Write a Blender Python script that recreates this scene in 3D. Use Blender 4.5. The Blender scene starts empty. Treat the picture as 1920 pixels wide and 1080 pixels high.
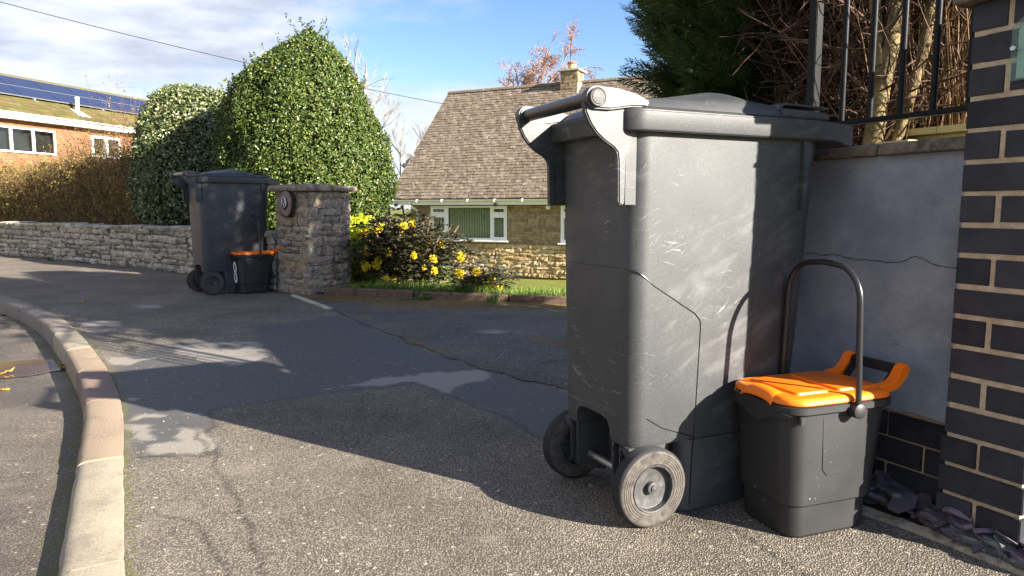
import bpy, bmesh, math, random
import numpy as np
from mathutils import Vector, Matrix
random.seed(11)
R = np.random.default_rng(11)
SC = bpy.context.scene
C = SC.collection
rad = math.radians

# ------------------------------------------------------------------ camera, light, exposure
cam = bpy.data.cameras.new("camera")
cam_ob = bpy.data.objects.new("camera", cam)
C.objects.link(cam_ob)
cam.sensor_width = 36.0
cam.lens = 1331.0 / 1920.0 * 36.0
cam.clip_start = 0.05
cam.clip_end = 3000.0
cam_ob.location = (0, 0, 0.8)
cam_ob.rotation_euler = (rad(90 - 6.35), 0, 0)
SC.camera = cam_ob
SC.render.resolution_x, SC.render.resolution_y = 1024, 576

SUN_EL = rad(22.5)
SUN_H = Vector((0.842, -0.539))            # horizontal direction towards the sun
SUN_H.normalize()
SUN_DIR = Vector((SUN_H.x * math.cos(SUN_EL), SUN_H.y * math.cos(SUN_EL), math.sin(SUN_EL)))
sun = bpy.data.lights.new("sun", 'SUN')
sun.energy = 4.4
sun.angle = rad(0.53)
sun.color = (1.0, 0.925, 0.82)
sun_ob = bpy.data.objects.new("sun", sun)
sun_ob.rotation_euler = (-SUN_DIR).to_track_quat('-Z', 'Y').to_euler()
sun_ob.location = (8, -6, 10)
C.objects.link(sun_ob)

W = bpy.data.worlds.new("World")
SC.world = W
W.use_nodes = True
wn = W.node_tree
wn.nodes.clear()
def wnode(t, **k):
    n = wn.nodes.new(t)
    for a, b in k.items(): setattr(n, a, b)
    return n
w_out = wnode('ShaderNodeOutputWorld')
w_bg = wnode('ShaderNodeBackground')
w_bg.inputs['Strength'].default_value = 0.066
w_sky = wnode('ShaderNodeTexSky', sky_type='NISHITA', sun_disc=False)
w_sky.sun_elevation = SUN_EL
w_sky.sun_rotation = math.atan2(SUN_H.x, SUN_H.y)
w_sky.air_density = 1.0
w_sky.dust_density = 0.6
w_sky.ozone_density = 2.2
w_tc = wnode('ShaderNodeTexCoord')
w_sep = wnode('ShaderNodeSeparateXYZ')
wn.links.new(w_tc.outputs['Generated'], w_sep.inputs[0])
def wmath(op, a, b=None, c=None, clamp=False):
    n = wnode('ShaderNodeMath', operation=op, use_clamp=clamp)
    for i, v in enumerate((a, b, c)):
        if v is None: continue
        if isinstance(v, (int, float)): n.inputs[i].default_value = v
        else: wn.links.new(v, n.inputs[i])
    return n.outputs[0]
def wsmooth(v, lo, hi):
    n = wnode('ShaderNodeMapRange', interpolation_type='SMOOTHSTEP')
    wn.links.new(v, n.inputs['Value'])
    n.inputs['From Min'].default_value = lo; n.inputs['From Max'].default_value = hi
    return n.outputs['Result']
zz = w_sep.outputs['Z']
# clouds: a layer seen in perspective (direction divided by height)
den = wmath('ADD', wmath('MAXIMUM', zz, 0.0), 0.13)
cx = wmath('DIVIDE', w_sep.outputs['X'], den)
cy = wmath('DIVIDE', w_sep.outputs['Y'], den)
w_cmb = wnode('ShaderNodeCombineXYZ')
wn.links.new(cx, w_cmb.inputs['X']); wn.links.new(cy, w_cmb.inputs['Y'])
def wnoise(scale, detail, off, rough=0.55, sx=1.0, sy=1.0):
    m = wnode('ShaderNodeMapping')
    m.inputs['Location'].default_value = off
    m.inputs['Scale'].default_value = (sx, sy, 1)
    wn.links.new(w_cmb.outputs[0], m.inputs['Vector'])
    n = wnode('ShaderNodeTexNoise')
    n.inputs['Scale'].default_value = scale
    n.inputs['Detail'].default_value = detail
    n.inputs['Roughness'].default_value = rough
    wn.links.new(m.outputs[0], n.inputs['Vector'])
    return n.outputs['Fac']
n_big = wnoise(1.1, 6, (3.1, 1.7, 0), 0.5, 1.0, 1.15)
n_det = wnoise(2.7, 6, (0.4, 5.2, 2), 0.52, 1.0, 1.2)
west = wmath('MULTIPLY', w_sep.outputs['X'], -0.62)      # the weather front lies to the west
cov = wmath('ADD', wmath('ADD', wmath('MULTIPLY', n_big, 0.62), wmath('MULTIPLY', n_det, 0.30)), west)
cl_hi = wsmooth(cov, 0.50, 0.72)
# bank of cloud low over the horizon
bank_top = wmath('ADD', 0.165, wmath('MULTIPLY', wmath('SUBTRACT', n_big, 0.5), 0.14))
bank = wsmooth(wmath('SUBTRACT', bank_top, zz), -0.012, 0.035)
cloud = wmath('MAXIMUM', wmath('MULTIPLY', cl_hi, 0.92), wmath('MULTIPLY', bank, 0.85), clamp=True)
shade = wsmooth(n_det, 0.30, 0.70)
w_ccol = wnode('ShaderNodeMix', data_type='RGBA')
w_ccol.inputs['A'].default_value = (1.85, 2.02, 2.45, 1)
w_ccol.inputs['B'].default_value = (3.35, 3.42, 3.55, 1)
wn.links.new(shade, w_ccol.inputs['Factor'])
w_mix = wnode('ShaderNodeMix', data_type='RGBA')
wn.links.new(cloud, w_mix.inputs['Factor'])
w_hs = wnode('ShaderNodeHueSaturation'); w_hs.inputs['Saturation'].default_value = 1.18; w_hs.inputs['Value'].default_value = 0.80; w_hs.inputs['Hue'].default_value = 0.515
wn.links.new(w_sky.outputs[0], w_hs.inputs['Color'])
wn.links.new(w_hs.outputs[0], w_mix.inputs['A'])
w_bcol = wnode('ShaderNodeMix', data_type='RGBA')
w_bcol.inputs['B'].default_value = (3.1, 3.22, 3.45, 1)
wn.links.new(wmath('MULTIPLY', bank, 0.8), w_bcol.inputs['Factor']); wn.links.new(w_ccol.outputs['Result'], w_bcol.inputs['A'])
wn.links.new(w_bcol.outputs['Result'], w_mix.inputs['B'])
wn.links.new(w_mix.outputs['Result'], w_bg.inputs['Color'])
wn.links.new(w_bg.outputs[0], w_out.inputs['Surface'])

SC.view_settings.view_transform = 'Standard'
SC.view_settings.look = 'None'
SC.view_settings.gamma = 1.0
SC.view_settings.use_curve_mapping = False
SC.view_settings.exposure = 2.27
SC.render.engine = 'CYCLES'
SC.cycles.use_denoising = True
SC.cycles.max_bounces = 6
SC.cycles.transparent_max_bounces = 8
SC.cycles.caustics_reflective = False
SC.cycles.caustics_refractive = False

# ------------------------------------------------------------------ materials
class NT:
    def __init__(s, name):
        s.m = bpy.data.materials.new(name)
        s.m.use_nodes = True
        s.t = s.m.node_tree
        s.b = s.t.nodes['Principled BSDF']
        s.tc = None
    def n(s, t, **k):
        x = s.t.nodes.new(t)
        for a, b in k.items(): setattr(x, a, b)
        return x
    def put(s, sock, v):
        if isinstance(v, (int, float)): sock.default_value = v
        elif isinstance(v, tuple):
            if len(sock.default_value) == 4 and len(v) == 3: v = (*v, 1)
            sock.default_value = v
        else: s.t.links.new(v, sock)
    def coord(s, rnd=False):
        if s.tc is None: s.tc = s.n('ShaderNodeTexCoord').outputs['Object']
        if not rnd: return s.tc
        oi = s.n('ShaderNodeObjectInfo')
        v = s.n('ShaderNodeVectorMath', operation='ADD')
        s.put(v.inputs[0], s.tc)
        mm = s.math('MULTIPLY', oi.outputs['Random'], 37.0)
        s.put(v.inputs[1], mm)
        return v.outputs[0]
    def mapping(s, vec, scale=(1, 1, 1), rot=(0, 0, 0), loc=(0, 0, 0)):
        m = s.n('ShaderNodeMapping')
        s.put(m.inputs['Vector'], vec)
        m.inputs['Scale'].default_value = scale
        m.inputs['Rotation'].default_value = rot
        m.inputs['Location'].default_value = loc
        return m.outputs[0]
    def math(s, op, a, b=None, c=None, clamp=False):
        x = s.n('ShaderNodeMath', operation=op, use_clamp=clamp)
        for i, v in enumerate((a, b, c)):
            if v is not None: s.put(x.inputs[i], v)
        return x.outputs[0]
    def noise(s, scale, detail=5, rough=0.55, vec=None, dist=0.0):
        x = s.n('ShaderNodeTexNoise')
        s.put(x.inputs['Vector'], vec if vec is not None else s.coord())
        x.inputs['Scale'].default_value = scale
        x.inputs['Detail'].default_value = detail
        x.inputs['Roughness'].default_value = rough
        x.inputs['Distortion'].default_value = dist
        return x.outputs['Fac']
    def voro(s, scale, vec=None, feature='F1', out='Distance'):
        x = s.n('ShaderNodeTexVoronoi', feature=feature)
        s.put(x.inputs['Vector'], vec if vec is not None else s.coord())
        x.inputs['Scale'].default_value = scale
        return x.outputs[out]
    def step(s, v, lo, hi, a=0.0, b=1.0):
        x = s.n('ShaderNodeMapRange', interpolation_type='SMOOTHSTEP')
        s.put(x.inputs['Value'], v)
        x.inputs['From Min'].default_value = lo; x.inputs['From Max'].default_value = hi
        x.inputs['To Min'].default_value = a; x.inputs['To Max'].default_value = b
        return x.outputs['Result']
    def mix(s, f, a, b, blend='MIX'):
        x = s.n('ShaderNodeMix', data_type='RGBA', blend_type=blend)
        s.put(x.inputs['Factor'], f); s.put(x.inputs['A'], a); s.put(x.inputs['B'], b)
        return x.outputs['Result']
    def ramp(s, f, stops, interp='LINEAR'):
        x = s.n('ShaderNodeValToRGB')
        x.color_ramp.interpolation = interp
        while len(x.color_ramp.elements) < len(stops): x.color_ramp.elements.new(0.5)
        for e, (p, c) in zip(x.color_ramp.elements, stops):
            e.position = p; e.color = (*c, 1)
        s.put(x.inputs['Fac'], f)
        return x.outputs['Color']
    def hsv(s, col, h=0.5, sat=1.0, val=1.0):
        x = s.n('ShaderNodeHueSaturation')
        s.put(x.inputs['Hue'], h); s.put(x.inputs['Saturation'], sat); s.put(x.inputs['Value'], val); s.put(x.inputs['Color'], col)
        return x.outputs['Color']
    def attr(s, name):
        return s.n('ShaderNodeAttribute', attribute_name=name).outputs['Fac']
    def island(s): return s.n('ShaderNodeNewGeometry').outputs['Random Per Island']
    def orand(s): return s.n('ShaderNodeObjectInfo').outputs['Random']
    def bump(s, h, strength=0.5, dist=0.01, normal=None):
        x = s.n('ShaderNodeBump')
        x.inputs['Strength'].default_value = strength
        x.inputs['Distance'].default_value = dist
        s.put(x.inputs['Height'], h)
        if normal is not None: s.put(x.inputs['Normal'], normal)
        return x.outputs['Normal']
    def set(s, col=None, rough=None, spec=None, normal=None, metal=None, trans=None, sheen=None, subs=None):
        b = s.b.inputs
        if col is not None: s.put(b['Base Color'], col)
        if rough is not None: s.put(b['Roughness'], rough)
        if spec is not None: s.put(b['Specular IOR Level'], spec)
        if normal is not None: s.put(b['Normal'], normal)
        if metal is not None: s.put(b['Metallic'], metal)
        if trans is not None: s.put(b['Transmission Weight'], trans)
        return s.m

def simple(name, c1, c2, scale=6, rough=0.6, spec=0.4, isl=0.0, obr=0.0, bump=0.0, bscale=60, metal=0, lo=0.35, hi=0.65, rnd=False, dist=0.01):
    t = NT(name)
    v = t.coord(rnd)
    col = t.mix(t.step(t.noise(scale, 6, 0.6, v), lo, hi), c1, c2)
    if isl: col = t.hsv(col, val=t.math('ADD', t.math('MULTIPLY', t.island(), isl), 1 - isl / 2))
    if obr: col = t.hsv(col, val=t.math('ADD', t.math('MULTIPLY', t.orand(), obr), 1 - obr / 2))
    nrm = t.bump(t.noise(bscale, 6, 0.6, v), bump, dist) if bump else None
    return t.set(col, rough, spec, nrm, metal)

def leaf_mat(name, stops, rough=0.35, spec=0.5, val=0.5, trans=0.25):
    """leaves: each leaf (mesh island) gets its own shade; some light passes through"""
    t = NT(name)
    g = t.island()
    col = t.ramp(g, stops)
    r2 = t.math('FRACT', t.math('MULTIPLY', g, 91.7))
    col = t.hsv(col, val=t.math('ADD', t.math('MULTIPLY', r2, val), 1 - val / 2))
    t.set(col, rough, spec)
    if trans:
        tr = t.n('ShaderNodeBsdfTranslucent')
        t.put(tr.inputs['Color'], col)
        ad = t.n('ShaderNodeMixShader'); ad.inputs[0].default_value = trans
        o = t.t.nodes['Material Output']
        t.t.links.new(t.b.outputs[0], ad.inputs[1]); t.t.links.new(tr.outputs[0], ad.inputs[2])
        t.t.links.new(ad.outputs[0], o.inputs['Surface'])
    return t.m

M = {}
def plastic(name, base, light, scuff, rough=0.42, scr=1.0):
    """weathered moulded plastic: bleaching, fine scratches, dust"""
    t = NT(name)
    v = t.coord()
    big = t.noise(3.0, 5, 0.6, v)
    col = t.mix(t.step(big, 0.3, 0.7), base, light)
    s_all = None
    warp = t.n('ShaderNodeVectorMath', operation='ADD')
    nz = t.n('ShaderNodeTexNoise'); t.put(nz.inputs['Vector'], v); nz.inputs['Scale'].default_value = 5.0; nz.inputs['Detail'].default_value = 2
    wsc = t.n('ShaderNodeVectorMath', operation='SCALE'); t.put(wsc.inputs[0], nz.outputs['Color']); wsc.inputs['Scale'].default_value = 0.10
    t.put(warp.inputs[0], v); t.put(warp.inputs[1], wsc.outputs[0])
    for k, (ry, sc, th) in enumerate([(0.45, 10, 0.615), (-0.35, 13, 0.625), (0.95, 11, 0.625), (-1.2, 12, 0.64), (0.08, 14, 0.64)]):
        mv = t.mapping(t.mapping(warp.outputs[0], rot=(0, ry, 0), loc=(k * 3.1, k, k)), (1.0, 1.0, 13.0))
        s = t.step(t.noise(sc, 3, 0.6, mv), th + 0.03, th + 0.09)
        s_all = s if s_all is None else t.math('MAXIMUM', s_all, s)
    patch = t.step(t.noise(6.0, 4, 0.6, t.mapping(v, loc=(5, 2, 1))), 0.50, 0.68, 0.0, 0.62)
    s_all = t.math('MULTIPLY', t.math('MULTIPLY', s_all, patch), scr)
    hz = t.math('MULTIPLY', t.step(t.noise(7, 5, 0.62, t.mapping(t.mapping(warp.outputs[0], rot=(0, 0.5, 0)), (1, 1, 3.0))), 0.46, 0.72), t.step(t.noise(2.6, 3, 0.5, t.mapping(v, loc=(1, 2, 7))), 0.40, 0.62))
    col = t.mix(t.math('MULTIPLY', hz, 0.22), col, scuff)
    fine = t.step(t.noise(260, 2, 0.5, v), 0.45, 0.8)
    col = t.mix(t.math('MULTIPLY', fine, 0.10), col, scuff)
    col = t.mix(s_all, col, scuff)
    r = t.math('ADD', t.math('MULTIPLY', t.noise(7, 5, 0.6, v), 0.22), rough - 0.11)
    nrm = t.bump(t.noise(420, 2, 0.5, v), 0.10, 0.002)
    return t.set(col, r, 0.62, nrm)
M['bin'] = plastic('grey_bin_plastic', (0.024, 0.026, 0.028), (0.042, 0.044, 0.046), (0.30, 0.30, 0.29), 0.56)
M['binlid'] = plastic('grey_lid_plastic', (0.022, 0.024, 0.026), (0.038, 0.040, 0.042), (0.30, 0.29, 0.27), 0.50, 0.9)
M['caddy'] = None
t = NT('black_caddy_plastic')
v = t.coord()
spk = t.step(t.voro(62, v), 0.13, 0.08)
spk2 = t.step(t.noise(6, 3, 0.5, v), 0.45, 0.62)
low = t.n('ShaderNodeSeparateXYZ'); t.put(low.inputs[0], v)
lowm = t.step(low.outputs['Z'], 0.25, 0.0, 0.25, 1.0)
keep = t.step(t.voro(62, v, out='Color'), 0.62, 0.64)
col = t.mix(t.step(t.noise(4, 4, 0.6, v), 0.35, 0.7), (0.013, 0.013, 0.014), (0.021, 0.021, 0.021))
col = t.mix(t.math('MULTIPLY', t.math('MULTIPLY', spk, keep), t.math('MULTIPLY', spk2, lowm)), col, (0.45, 0.43, 0.38))
M['caddy'] = t.set(col, t.math('ADD', t.math('MULTIPLY', t.noise(9, 4, 0.6, v), 0.2), 0.42), 0.5, t.bump(t.noise(500, 2, 0.5, v), 0.08, 0.002))
M['black'] = simple('black_plastic', (0.014, 0.014, 0.015), (0.022, 0.022, 0.023), 8, 0.28, 0.5)
M['orange'] = simple('orange_lid_plastic', (0.86, 0.17, 0.004), (0.90, 0.20, 0.008), 5, 0.40, 0.45, bump=0.06, bscale=300, dist=0.002)
t = NT('worn_tyre_rubber')
v = t.coord(); sp = t.n('ShaderNodeSeparateXYZ'); t.put(sp.inputs[0], v)
wear = t.step(t.math('ABSOLUTE', sp.outputs['Y']), 0.0195, 0.0215)
dustc = t.mix(t.step(t.noise(60, 5, 0.65, v), 0.3, 0.7), (0.055, 0.049, 0.043), (0.105, 0.091, 0.076))
M['tyre'] = t.set(t.mix(t.math('MULTIPLY', wear, t.step(t.noise(14, 4, 0.6, v), 0.25, 0.45)), (0.022, 0.022, 0.023), dustc), 0.75, 0.3, t.bump(t.noise(200, 4, 0.6, v), 0.3, 0.003))
M['hub'] = simple('dusty_grey_hub', (0.042, 0.042, 0.042), (0.10, 0.093, 0.083), 45, 0.55, 0.4, lo=0.4, hi=0.75, bump=0.1, bscale=200)
M['steel'] = simple('dull_steel', (0.30, 0.29, 0.27), (0.16, 0.09, 0.05), 25, 0.4, 0.5, metal=0.8, lo=0.55, hi=0.7)
M['brushed'] = simple('brushed_steel', (0.55, 0.55, 0.53), (0.45, 0.45, 0.44), 25, 0.3, 0.5, metal=1.0)
M['white'] = simple('white_upvc', (0.82, 0.82, 0.81), (0.87, 0.87, 0.86), 3, 0.35, 0.5)
M['sticker'] = simple('white_sticker', (0.80, 0.80, 0.80), (0.72, 0.72, 0.72), 20, 0.5, 0.3)
M['stickerdark'] = simple('dark_print', (0.03, 0.03, 0.03), (0.05, 0.05, 0.05), 20, 0.5, 0.3)

# blue engineering brick
t = NT('blue_black_brick')
v = t.coord(True)
col = t.mix(t.step(t.noise(9, 5, 0.6, v), 0.3, 0.7), (0.020, 0.021, 0.028), (0.034, 0.035, 0.043))
col = t.hsv(col, val=t.math('ADD', t.math('MULTIPLY', t.orand(), 0.7), 0.65))
col = t.mix(t.step(t.noise(70, 3, 0.6, v), 0.70, 0.78, 0, 0.5), col, (0.16, 0.15, 0.14))
M['brick'] = t.set(t.mix(t.step(t.noise(3.2, 5, 0.65), 0.50, 0.70, 0, 0.45), col, (0.055, 0.055, 0.058)), 0.62, 0.22, t.bump(t.noise(90, 5, 0.6, v), 0.35, 0.004))
t = NT('sandy_mortar')
v = t.coord()
col = t.mix(t.step(t.noise(30, 6, 0.7, v), 0.3, 0.7), (0.38, 0.28, 0.18), (0.56, 0.45, 0.32))
col = t.mix(t.step(t.noise(5, 5, 0.6, v), 0.62, 0.76, 0, 0.5), col, (0.16, 0.115, 0.055))
M['mortar'] = t.set(col, 0.9, 0.2, t.bump(t.noise(160, 5, 0.7, v), 0.8, 0.004))
# painted blue grey render with a crack
t = NT('blue_grey_render')
v = t.coord()
col = t.mix(t.step(t.noise(3.6, 7, 0.68, v), 0.32, 0.68), (0.172, 0.202, 0.250), (0.295, 0.330, 0.372))
col = t.mix(t.math('MULTIPLY', t.step(t.noise(7, 4, 0.6, t.mapping(v, loc=(3, 1, 4))), 0.50, 0.72), t.step(t.noise(240, 3, 0.6, v), 0.50, 0.66, 0, 0.6)), col, (0.10, 0.108, 0.125))
col = t.mix(t.math('MULTIPLY', t.step(t.noise(6, 4, 0.6, t.mapping(v, loc=(9, 4, 2))), 0.60, 0.74), t.step(t.noise(160, 3, 0.6, v), 0.48, 0.66, 0, 0.6)), col, (0.10, 0.10, 0.06))
M['render'] = t.set(col, 0.8, 0.3, t.bump(t.noise(70, 6, 0.65, v), 0.35, 0.004))
# lichen-spotted concrete
def concrete(name, a, b, c, s=30):
    t = NT(name); v = t.coord(True)
    col = t.mix(t.step(t.noise(s, 6, 0.7, v), 0.3, 0.7), a, b)
    col = t.mix(t.step(t.noise(9, 6, 0.7, v), 0.50, 0.64), col, c)
    col = t.mix(t.step(t.noise(150, 3, 0.6, v), 0.60, 0.72, 0, 0.6), col, (0.30, 0.28, 0.22))
    return t.set(col, 0.92, 0.2, t.bump(t.noise(120, 5, 0.7, v), 0.7, 0.006))
M['coping'] = concrete('weathered_concrete_coping', (0.13, 0.11, 0.085), (0.22, 0.19, 0.145), (0.07, 0.065, 0.06))
M['edging'] = concrete('old_concrete_edging', (0.30, 0.25, 0.18), (0.42, 0.36, 0.27), (0.16, 0.14, 0.11))
M['rededging'] = concrete('mossy_red_edging', (0.115, 0.075, 0.055), (0.175, 0.120, 0.088), (0.06, 0.05, 0.03))
M['slabgrey'] = concrete('pale_concrete', (0.40, 0.36, 0.29), (0.5, 0.46, 0.38), (0.28, 0.26, 0.2))
def kerbmat(name, a, b):
    t = NT(name); v = t.coord()
    col = t.mix(t.step(t.noise(220, 3, 0.6, v), 0.35, 0.65), a, b)
    col = t.mix(t.step(t.noise(6, 6, 0.65, v), 0.48, 0.70, 0, 0.55), col, (0.15, 0.125, 0.10))
    return t.set(col, 0.9, 0.25, t.bump(t.noise(240, 4, 0.65, v), 0.6, 0.004))
M['kerb_pale'] = kerbmat('pale_kerb_concrete', (0.255, 0.215, 0.155), (0.37, 0.32, 0.235))
M['kerb_pink'] = kerbmat('pinkish_kerb_concrete', (0.225, 0.165, 0.115), (0.335, 0.26, 0.18))
M['kerb_red'] = kerbmat('reddish_kerb_concrete', (0.175, 0.120, 0.095), (0.27, 0.195, 0.15))
M['kerb_grey'] = kerbmat('grey_kerb_concrete', (0.16, 0.135, 0.115), (0.26, 0.22, 0.18))
# slates
t = NT('purple_slate'); v = t.coord(True)
col = t.ramp(t.orand(), [(0.0, (0.055, 0.047, 0.058)), (0.35, (0.085, 0.062, 0.082)), (0.6, (0.11, 0.075, 0.10)), (0.8, (0.062, 0.066, 0.068)), (1.0, (0.09, 0.095, 0.09))])
col = t.hsv(col, val=t.step(t.noise(25, 5, 0.6, v), 0.25, 0.75, 0.75, 1.35))
col = t.hsv(col, sat=0.85, val=1.10)
M['slate'] = t.set(col, 0.55, 0.4, t.bump(t.noise(60, 5, 0.65, v), 0.5, 0.004))
# stones
def stone_mat(name, stops, lichen, spot=0.5):
    t = NT(name); v = t.coord(True)
    col = t.ramp(t.orand(), stops)
    col = t.hsv(col, val=t.step(t.noise(16, 6, 0.65, v), 0.25, 0.75, 0.62, 1.35))
    lich = t.math('MULTIPLY', t.step(t.noise(13, 4, 0.6, v), 0.44, 0.60), t.step(t.noise(75, 4, 0.65, v), 0.47, 0.60))
    col = t.mix(t.math('MULTIPLY', lich, spot), col, lichen)
    col = t.mix(t.step(t.noise(22, 5, 0.7, t.mapping(v, loc=(2, 8, 3))), 0.57, 0.70, 0, 0.75), col, (0.05, 0.045, 0.038))
    return t.set(col, 0.9, 0.2, t.bump(t.noise(38, 7, 0.68, v), 1.0, 0.012))
M['pierstone'] = stone_mat('pier_stone', [(0, (0.22, 0.175, 0.13)), (0.3, (0.29, 0.23, 0.165)), (0.6, (0.33, 0.235, 0.145)), (0.85, (0.26, 0.215, 0.175)), (1, (0.36, 0.24, 0.13))], (0.52, 0.50, 0.43), 0.75)
M['wallstone'] = stone_mat('garden_wall_stone', [(0, (0.25, 0.22, 0.17)), (0.5, (0.36, 0.31, 0.24)), (1, (0.44, 0.385, 0.295))], (0.60, 0.57, 0.49), 0.8)
M['housestone'] = stone_mat('buff_house_stone', [(0, (0.36, 0.25, 0.12)), (0.5, (0.46, 0.34, 0.17)), (0.8, (0.52, 0.41, 0.25)), (1, (0.40, 0.34, 0.26))], (0.45, 0.40, 0.30), 0.2)
M['stonemortar'] = simple('dark_lime_mortar', (0.10, 0.085, 0.065), (0.19, 0.165, 0.13), 20, 0.95, 0.1, bump=0.6, bscale=80)
t = NT('smooth_house_stone'); v = t.coord()  # darker facing stone; eave shadow put into the front wall's colour
col = t.ramp(t.island(), [(0, (0.22, 0.165, 0.10)), (0.5, (0.28, 0.21, 0.125)), (1, (0.34, 0.265, 0.17))])
M['smoothstone'] = t.set(t.hsv(col, val=t.step(t.noise(8, 5, 0.6, v), 0.3, 0.7, 0.75, 1.25)), 0.9, 0.2, t.bump(t.noise(30, 5, 0.6, v), 0.5, 0.01))
t = NT('concrete_roof_tile'); v = t.coord()
col = t.ramp(t.island(), [(0, (0.125, 0.096, 0.069)), (0.4, (0.148, 0.114, 0.082)), (0.75, (0.168, 0.131, 0.096)), (1, (0.20, 0.160, 0.12))])
col = t.mix(t.step(t.noise(2.2, 6, 0.65, v), 0.50, 0.70, 0, 0.4), col, (0.07, 0.055, 0.045))
col = t.mix(t.math('MULTIPLY', t.step(t.noise(5, 5, 0.7, v), 0.50, 0.62), t.step(t.noise(26, 4, 0.6, v), 0.56, 0.64)), col, (0.52, 0.48, 0.42))
M['rooftile'] = t.set(col, 0.9, 0.2, t.bump(t.noise(40, 5, 0.6, v), 0.4, 0.01))
t = NT('mossy_roof_tile'); v = t.coord()
col = t.ramp(t.island(), [(0, (0.085, 0.078, 0.026)), (0.5, (0.115, 0.105, 0.034)), (1, (0.145, 0.125, 0.055))])
col = t.mix(t.step(t.noise(3, 6, 0.65, v), 0.45, 0.65), col, (0.12, 0.082, 0.045))
M['mossroof'] = t.set(col, 0.95, 0.1, t.bump(t.noise(30, 5, 0.6, v), 0.5, 0.01))
t = NT('orange_house_brick'); v = t.coord()
bt = t.n('ShaderNodeTexBrick')
t.put(bt.inputs['Vector'], t.mapping(v, (1, 1, 1), (rad(90), 0, 0)))
bt.inputs['Color1'].default_value = (0.215, 0.085, 0.034, 1); bt.inputs['Color2'].default_value = (0.165, 0.062, 0.026, 1)
bt.inputs['Mortar'].default_value = (0.22, 0.165, 0.12, 1)
bt.inputs['Scale'].default_value = 1.0; bt.inputs['Mortar Size'].default_value = 0.008
bt.inputs['Brick Width'].default_value = 0.225; bt.inputs['Row Height'].default_value = 0.075
M['housebrick'] = t.set(t.hsv(bt.outputs['Color'], val=t.step(t.noise(4, 5, 0.6, v), 0.3, 0.7, 0.8, 1.2)), 0.9, 0.2)
t = NT('solar_glass'); v = t.coord()
M['solar'] = t.set(t.mix(t.noise(2, 3), (0.010, 0.016, 0.045), (0.016, 0.026, 0.07)), 0.16, 0.6)
M['alu'] = simple('grey_alloy', (0.30, 0.31, 0.33), (0.36, 0.37, 0.38), 5, 0.4, 0.5, metal=0.6)
M['glassdark'] = NT('window_glass').set((0.012, 0.018, 0.012), 0.03, 0.8)
M['blind'] = simple('pale_vertical_blind', (0.46, 0.47, 0.33), (0.56, 0.57, 0.42), 8, 0.8, 0.2)
M['dark'] = simple('dark_room', (0.015, 0.015, 0.015), (0.02, 0.02, 0.02), 4, 0.9, 0.1)
M['railing'] = simple('black_gloss_railing', (0.008, 0.008, 0.009), (0.012, 0.012, 0.013), 20, 0.4, 0.12, bump=0.12, bscale=120, dist=0.003)
t = NT('pale_pressure_treated_timber'); v = t.coord()
M['timber'] = t.set(t.mix(t.noise(9, 5, 0.6, t.mapping(v, (1, 12, 12))), (0.42, 0.37, 0.17), (0.58, 0.52, 0.28)), 0.8, 0.2)
M['bark'] = simple('ochre_bark', (0.09, 0.070, 0.035), (0.23, 0.178, 0.084), 18, 0.9, 0.2, bump=0.8, bscale=50)
M['greybark'] = simple('pale_grey_bark', (0.19, 0.155, 0.10), (0.30, 0.25, 0.165), 10, 0.9, 0.2, bump=0.5, bscale=40)
M['deadtwig'] = simple('dead_conifer_twig', (0.052, 0.031, 0.022), (0.12, 0.073, 0.050), 9, 0.9, 0.15, isl=0.9)
M['stem'] = simple('straw_brown_stem', (0.15, 0.085, 0.040), (0.30, 0.19, 0.095), 7, 0.7, 0.3, isl=0.9)
M['browntwig'] = simple('brown_hedge_twig', (0.12, 0.07, 0.042), (0.22, 0.135, 0.08), 6, 0.9, 0.15, isl=0.8)
M['birchtwig'] = simple('birch_twig', (0.20, 0.13, 0.10), (0.30, 0.20, 0.15), 6, 0.9, 0.15, isl=0.6)
M['soil'] = simple('dark_soil', (0.03, 0.022, 0.015), (0.06, 0.045, 0.03), 20, 0.95, 0.1, bump=0.8, bscale=60)
M['holly'] = leaf_mat('holly_leaf', [(0, (0.032, 0.058, 0.012)), (0.5, (0.058, 0.092, 0.016)), (0.82, (0.088, 0.122, 0.022)), (1, (0.18, 0.175, 0.045))], 0.40, 0.34, 0.6, 0.12)
M['varieg'] = leaf_mat('variegated_leaf', [(0, (0.05, 0.075, 0.025)), (0.6, (0.09, 0.118, 0.04)), (0.80, (0.20, 0.215, 0.085)), (1, (0.40, 0.38, 0.18))], 0.32, 0.5, 0.5, 0.12)
M['hollycore'] = simple('shaded_crown_inside', (0.012, 0.018, 0.006), (0.03, 0.035, 0.012), 12, 0.95, 0.1, bump=1.0, bscale=25, dist=0.05)  # solid crown filler; shade between the leaves put into its colour
M['conifer'] = leaf_mat('conifer_spray', [(0, (0.034, 0.066, 0.024)), (0.6, (0.058, 0.100, 0.029)), (0.9, (0.095, 0.135, 0.036)), (1, (0.16, 0.155, 0.05))], 0.5, 0.35, 0.6, 0.2)
M['hedgeleaf'] = leaf_mat('autumn_hedge_leaf', [(0, (0.22, 0.13, 0.045)), (0.35, (0.30, 0.215, 0.055)), (0.65, (0.30, 0.265, 0.06)), (0.85, (0.17, 0.20, 0.05)), (1, (0.32, 0.17, 0.07))], 0.7, 0.2, 0.5, 0.3)
M['birchleaf'] = leaf_mat('rusty_birch_leaf', [(0, (0.28, 0.13, 0.075)), (0.5, (0.36, 0.18, 0.11)), (1, (0.42, 0.25, 0.16))], 0.7, 0.2, 0.4, 0.35)
M['mahonia'] = leaf_mat('purple_green_leaf', [(0, (0.034, 0.044, 0.018)), (0.5, (0.055, 0.056, 0.028)), (0.8, (0.085, 0.062, 0.045)), (1, (0.07, 0.085, 0.03))], 0.5, 0.35, 0.7, 0.1)
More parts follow.
